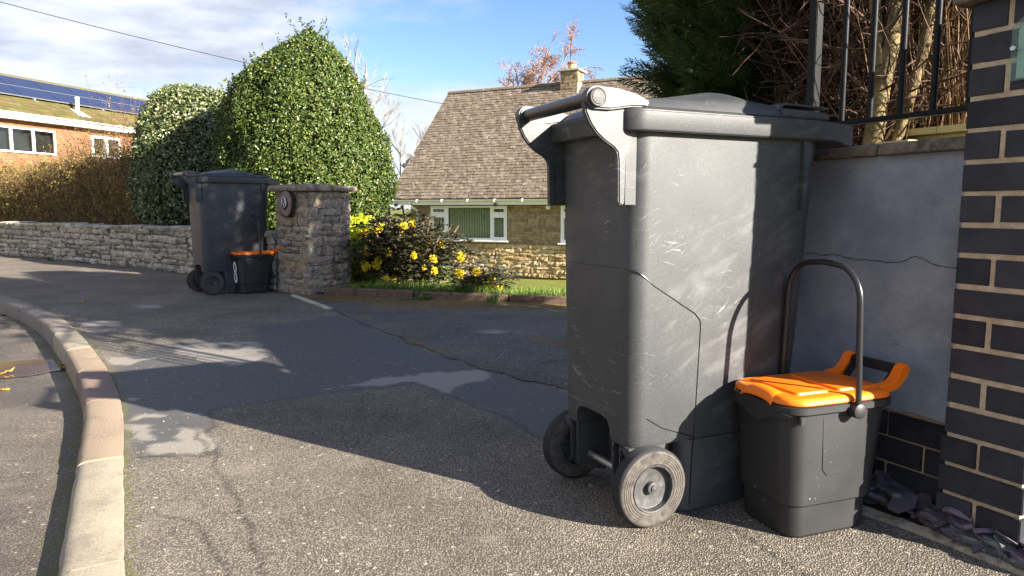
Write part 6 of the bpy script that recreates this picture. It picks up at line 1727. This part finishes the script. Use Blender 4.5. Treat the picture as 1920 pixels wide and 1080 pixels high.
# ------------------------------------------------------------------ mahonia bushes in front of the lawn
def mahonia(label, x, y, zb, rx, ry, h, nl, heads, seed):
    m = thing('mahonia', label, 'shrub', (x, y, zb))
    r_ = np.random.default_rng(seed)
    # stems
    ns = max(14, nl // 14); top = np.stack([r_.normal(0, .42, ns) * rx, r_.normal(0, .42, ns) * ry, r_.uniform(.45, 1, ns) * h], 1)
    top[:, 2] *= np.clip(1.12 - 0.45 * (top[:, 0] / rx) ** 2, .35, 1.1)
    st = np.stack([np.stack([top[:, 0] * .25, top[:, 1] * .25, np.full(ns, -.03)], 1), top * [.6, .6, .5], top], 1)
    mesh_obj('stems', *np_tubes(st, np.tile(np.array([.012, .009, .005]), (ns, 1)), 5), M['browntwig'], m)
    P = []; D = []; Nn = []
    for q in range(nl):
        b = st[q % ns, 2] * r_.uniform(.45, 1.0) + r_.normal(0, .03, 3); b[2] = max(b[2], 0.04)
        a = r_.uniform(0, 2 * math.pi); d = np.array([math.cos(a), math.sin(a), r_.uniform(-.25, .65)]); d /= np.linalg.norm(d)
        s_ = np.cross(d, [0, 0, 1]); s_ /= np.linalg.norm(s_); up = np.cross(s_, d); L_ = r_.uniform(.16, .30)
        for t_ in np.linspace(.25, 1, 5):
            for sg in (-1, 1):
                P.append(b + d * L_ * t_ + np.array([0, 0, -0.10 * t_ * t_ * L_ * 3])); D.append(s_ * sg * .9 + d * .5); Nn.append(up)
    P = np.array(P); D = np.array(D); Nn = np.array(Nn)
    V, F = leaves(P, Nn, R.uniform(.05, .085, len(P)), R.uniform(.026, .042, len(P)), 0.18, 0.25, D)
    mesh_obj('leaves', V, F, M['mahonia'], m)
    for k, (hx, hz, hy) in enumerate(heads):
        n = 90; q = R.normal(0, 1, (n, 3)); q = unit(q) * R.uniform(.2, 1, (n, 1)) ** .5 * np.array([.037, .037, .042]) * R.uniform(.65, 1.2)
        V, F = leaves(q, q, .022, .018, .3, .9)
        mesh_obj('flower_cluster', V, F, M['yellow'], m, loc=(hx, hy, hz))
    return m
# heads measured against the photograph as sideways offset, height, depth offset
hd = []
s6 = 7.15 / 1331
for u_, v_ in [(772, 411), (761, 424), (778, 420), (778, 443), (806, 450), (828, 457), (693, 471), (739, 470), (786, 473), (823, 466), (821, 480), (868, 477), (689, 490), (700, 495), (720, 484), (718, 492), (798, 497), (820, 503), (681, 438), (695, 432), (716, 428), (760, 458), (757, 449), (736, 516), (743, 518), (790, 465)]:
    hd.append(((u_ - 770) * s6, 0.8 - (v_ - 392) * s6 - 0.0, -0.20 + 0.25 * random.random() * (1 if v_ < 470 else -1)))
mahonia('big purple green mahonia bush with many yellow flower clusters beside the stone gate pier', (770 - 960) * s6, 7.15, 0.0, 0.68, 0.46, 0.70, 1150, hd, 5)
hd = [((u_ - 908) * 6.35 / 1331, 0.8 - (v_ - 392) * 6.35 / 1331, -0.06 - 0.1 * random.random()) for u_, v_ in [(915, 541), (919, 547), (941, 540), (890, 552), (902, 556), (897, 512), (865, 515), (926, 530)]]
mahonia('small mahonia bush with a few yellow flowers at the edge of the old driveway', (905 - 960) * 6.5 / 1331, 6.55, 0.0, 0.24, 0.18, 0.26, 120, hd, 8)
# lime coloured shrub between pier and mahonia
lim = thing('lime_shrub', 'bright lime yellow evergreen shrub lit behind the stone gate pier', 'shrub', (-1.62, 7.75, 0.0))
P, N = dome_points(7000, [0.05, 0.25, 0.5, 0.66, 0.74], [0.30, 0.36, 0.34, 0.22, 0.02], [0.30, 0.34, 0.30, 0.20, 0.02], 0.16, 2.5, 0.14, 4)
V, F = leaves(P, N, R.uniform(.025, .05, len(P)), R.uniform(.015, .028, len(P)), .2, .8); mesh_obj('foliage', V, F, M['lime'], lim)
core_mesh('inner_crown', [0.0, 0.3, 0.5, 0.66], [0.3, 0.34, 0.3, 0.15], [0.3, 0.32, 0.28, 0.15], 0.75, M['garden'], lim)
# dark bank of ground cover behind
bankc = thing('ground_cover_shrub', 'low dark green rounded shrub behind the mahonia near the pale bare tree', 'shrub', (-2.4, 13.2, -0.65))
P, N = dome_points(6000, [0.0, 0.4, 0.8, 1.05, 1.12], [1.3, 1.25, 0.9, 0.45, 0.05], [1.3, 1.25, 0.9, 0.45, 0.05], 0.1, 2, 0.2, 6)
V, F = leaves(P, N, R.uniform(.05, .10, len(P)), R.uniform(.03, .05, len(P)), .2, .8); mesh_obj('foliage', V, F, M['holly'], bankc)
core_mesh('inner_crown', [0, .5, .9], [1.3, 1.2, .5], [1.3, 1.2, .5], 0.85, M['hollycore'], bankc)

# ------------------------------------------------------------------ grass and weeds
def blades(P, h, w, lean=0.35):
    n = len(P); a = R.uniform(0, 2 * math.pi, n); d = np.stack([np.cos(a), np.sin(a), np.zeros(n)], 1); s_ = np.stack([-np.sin(a), np.cos(a), np.zeros(n)], 1)
    h = np.broadcast_to(h, n)[:, None]; w = np.broadcast_to(w, n)[:, None]; ln_ = R.uniform(.1, 1, (n, 1)) * lean
    up = np.array([0, 0, 1.0])
    m = P + up * h * .55 + d * h * ln_ * .4; t_ = P + up * h * (1 - .3 * ln_) + d * h * ln_
    V = np.stack([P - s_ * w / 2, P + s_ * w / 2, m + s_ * w * .4, t_, m - s_ * w * .4], 1).reshape(-1, 3); b = np.arange(n)[:, None] * 5
    return V, np.concatenate([b + [[0, 1, 2, 4]]]), np.concatenate([b + [[4, 2, 3]]])
n = 26000
a_ = R.uniform(0.05, 5.0, n); b_ = R.uniform(0.0, 1.0, n) ** 2.2 * 5.0 + 0.06
gx_ = EDGE0[0] + EDGE_DIR[0] * a_ + EDGE_N[0] * b_ - 0.30 * b_ * (1 - a_ / 12); gy_ = EDGE0[1] + EDGE_DIR[1] * a_ + EDGE_N[1] * b_
hh = (0.05 + 0.10 * fbm(gx_, gy_, 2.2, 33)) * np.where(b_ < 0.7, 1.25, np.clip(1.1 - 0.35 * (b_ - 0.7), 0.30, 1.0)) * R.uniform(.5, 1.2, n)
V, F1, F2 = blades(np.stack([gx_, gy_, lawn_z(b_) - 0.02], 1), hh + 0.015, R.uniform(.004, .008, n), 0.6)
mesh_obj('grass', V, [F1, F2], M['grassblade'], kind='stuff')
dk = thing('dock_plant', 'broad leaved green dock plant growing at the right foot of the stone gate pier', 'plant', (-1.40, 6.72, 0.02))
n = 26; a = R.uniform(0, 6.28, n); dd = unit(np.stack([np.cos(a), np.sin(a), R.uniform(.6, 1.8, n)], 1))
V, F = leaves(np.zeros((n, 3)) + R.normal(0, .03, (n, 3)) * [1, 1, .2], np.stack([-dd[:, 0] * dd[:, 2], -dd[:, 1] * dd[:, 2], 1 - dd[:, 2] ** 2 * 0], 1), R.uniform(.12, .22, n), R.uniform(.035, .06, n), .15, .15, dd); mesh_obj('leaves', V, F, M['dock'], dk)
# small weeds on the moss and along the wall foot
for (x, y, lb) in [(-0.80, 6.22, 'tiny weed tuft in front of the drive edging, below the big mahonia'), (-0.16, 6.02, 'tiny weed tuft in front of the drive edging, below the small mahonia'), (-7.2, 11.05, 'tiny weed tuft at the foot of the low stone wall')]:
    wd_ = thing('weed_tuft', lb, 'weed', (x, y, 0.0)); V, F1, F2 = blades(R.normal(0, .03, (60, 3)) * [1, 1, 0], R.uniform(.03, .09, 60), .008, .9); mesh_obj('leaves', V, [F1, F2], M['dock'], wd_)

# ------------------------------------------------------------------ bare trees
def branching(base, direc, L0, levels, nch, spread, shrink, r0, wob=0.10, up=0.25, droop=0.0):
    """returns list of tube sets and the last tips"""
    sets = []; P = wander(np.array([base]), np.array([direc]), np.array([L0]), 6, wob)
    rr0 = np.array([r0]); sets.append(np_tubes(P, rr0[:, None] * np.linspace(1, .62, 6), 7))
    for lv in range(levels):
        n = len(P); par = np.repeat(np.arange(n), nch)
        t_ = np.where(np.arange(len(par)) % nch == 0, 5, R.integers(2, 6, len(par)))
        st = P[par, t_]; dpar = unit(P[par, 5] - P[par, 3])
        d = unit(dpar + R.normal(0, spread, (len(par), 3)) + [0, 0, up - droop * (lv >= 1)])
        L0 = L0 * shrink; rr0 = rr0[par] * 0.56
        P = wander(st, d, L0 * R.uniform(.6, 1.2, len(par)), 6, wob, droop * .25 * (lv >= 2))
        sets.append(np_tubes(P, rr0[:, None] * np.linspace(1, .55, 6), 5 if lv < 2 else 3))
    return sets, P
R = np.random.default_rng(5)
bt_ = thing('bare_tree', 'pale bare winter tree with a forked trunk beside the bungalow gable', 'tree', (-4.55, 28.0, -2.2), 0.4, None, 2.05)
S1 = []
for d_, L_, r_ in (((-0.10, 0, 1), 1.75, 0.085), ((0.34, 0.1, 1), 1.55, 0.055), ((-0.30, 0.1, 1), 1.1, 0.04)):
    s1, tips = branching((0, 0, -0.1), d_, L_, 6, 3, 0.40, 0.66, r_, 0.06, 0.22); S1 += s1
tk = merge(S1[:1] + S1[7:8] + S1[14:15]); mesh_obj('trunk', *tk, M['greybark'], bt_, smooth=True)
mesh_obj('branches', *merge(S1[1:7] + S1[8:14] + S1[15:21]), M['greybark'], bt_)
R = np.random.default_rng(23)
bi = thing('birch_tree', 'tall weeping birch with rusty orange leaves rising behind the bungalow roof', 'tree', (0.75, 38.0, -0.7))
s1, tips = branching((0, 0, 0), (0.02, 0, 1), 6.6, 4, 7, 0.40, 0.46, 0.13, 0.05, 0.45, 0.45)
mesh_obj('trunk', *s1[0], M['greybark'], bi, smooth=True); mesh_obj('branches', *merge(s1[1:]), M['birchtwig'], bi)
lp = tips[:, 2:].reshape(-1, 3); lp = lp[R.integers(0, len(lp), 11000)] + R.normal(0, .12, (11000, 3))
V, F = leaves(lp, R.normal(0, 1, lp.shape), R.uniform(.05, .10, len(lp)), R.uniform(.035, .06, len(lp)), .2, .8); mesh_obj('foliage', V, F, M['birchleaf'], bi)

# ------------------------------------------------------------------ fallen leaves and loose chippings
for k, (x, y, z, lb) in enumerate([(-2.569, 4.0, -0.094, 'yellow fallen leaf at the right end of the puddle'), (-2.63, 4.12, -0.094, 'orange fallen leaf on the far rim of the puddle'), (-2.777, 3.836, -0.094, 'brown fallen leaf floating in the puddle'), (-2.50, 3.93, -0.094, 'large yellow orange fallen leaf beside the puddle and kerb'),
                                   (-3.679, 6.03, 0.006, 'brown fallen leaf on the shaded pavement left of the far bin'), (-2.535, 3.455, -0.10, 'small orange fallen leaf on the wet road below the puddle'), (-0.78, 6.30, 0.012, 'pinkish fallen leaf lying in front of the drive edging')]):
    n = 9; pts = []; L_ = random.uniform(.045, .075)
    for j in range(14):
        a = 2 * math.pi * j / 14; rr2 = L_ / 2 * (1 + .35 * math.cos(2 * a)) * random.uniform(.8, 1.1)
        pts.append((rr2 * math.cos(a), .7 * rr2 * math.sin(a), random.uniform(0, .016)))
    m = MB().add(pts + [(0, 0, 0.002)], [(j, (j + 1) % 14, 14) for j in range(14)])
    o = m.build('fallen_leaf', M['fallen'], smooth=60); o.location = (x, y, z + 0.002); o.rotation_euler = (random.uniform(-.2, .2), random.uniform(-.2, .2), random.uniform(0, 6)); tag(o, lb, 'leaf', 'fallen leaves')
    o.modifiers.new('thickness', 'SOLIDIFY').thickness = 0.001
# gravel: little stones lying loose on pavement and road
n = 900
gx_ = np.concatenate([R.uniform(-3.2, 0.9, 500), R.uniform(-2.6, -0.95, 400)]); gy_ = np.concatenate([geo(1.35, 6, 500)[R.permutation(500)], R.uniform(1.0, 4.4, 400)])
inp = pip(gx_, gy_, kerb_poly); kdist = segdist(gx_, gy_, [tuple(p) for p in KERB])
ok = (inp & (kdist > 0.01)) | (~inp & (kdist > 0.16)); gx_, gy_, inp = gx_[ok], gy_[ok], inp[ok]; n = len(gx_)
octv = np.array([(1, 0, 0), (0, 1, 0), (-1, 0, 0), (0, -1, 0), (0, 0, 1), (0, 0, -1)], float); octf = np.array([(0, 1, 4), (1, 2, 4), (2, 3, 4), (3, 0, 4), (1, 0, 5), (2, 1, 5), (3, 2, 5), (0, 3, 5)])
sz = R.uniform(.0014, .0034, n) * (1 + (R.random(n) > .96) * .8)
V = octv[None] * sz[:, None, None] * R.uniform(.6, 1.3, (n, 6, 1)); a = R.uniform(0, 6.28, n)
V = np.stack([V[..., 0] * np.cos(a)[:, None] - V[..., 1] * np.sin(a)[:, None], V[..., 0] * np.sin(a)[:, None] + V[..., 1] * np.cos(a)[:, None], V[..., 2] * .7], -1)
V += np.stack([gx_, gy_, np.where(inp, 0.004, -0.102)], 1)[:, None]
t = NT('loose_chipping'); M['chip'] = t.set(t.ramp(t.island(), [(0, (0.20, 0.17, 0.13)), (.6, (0.36, 0.33, 0.27)), (1, (0.46, 0.43, 0.37))]), .8, .3)
mesh_obj('gravel', V.reshape(-1, 3), (octf[None] + np.arange(n)[:, None, None] * 6).reshape(-1, 3), M['chip'], kind='stuff')
bpy.context.view_layer.update()
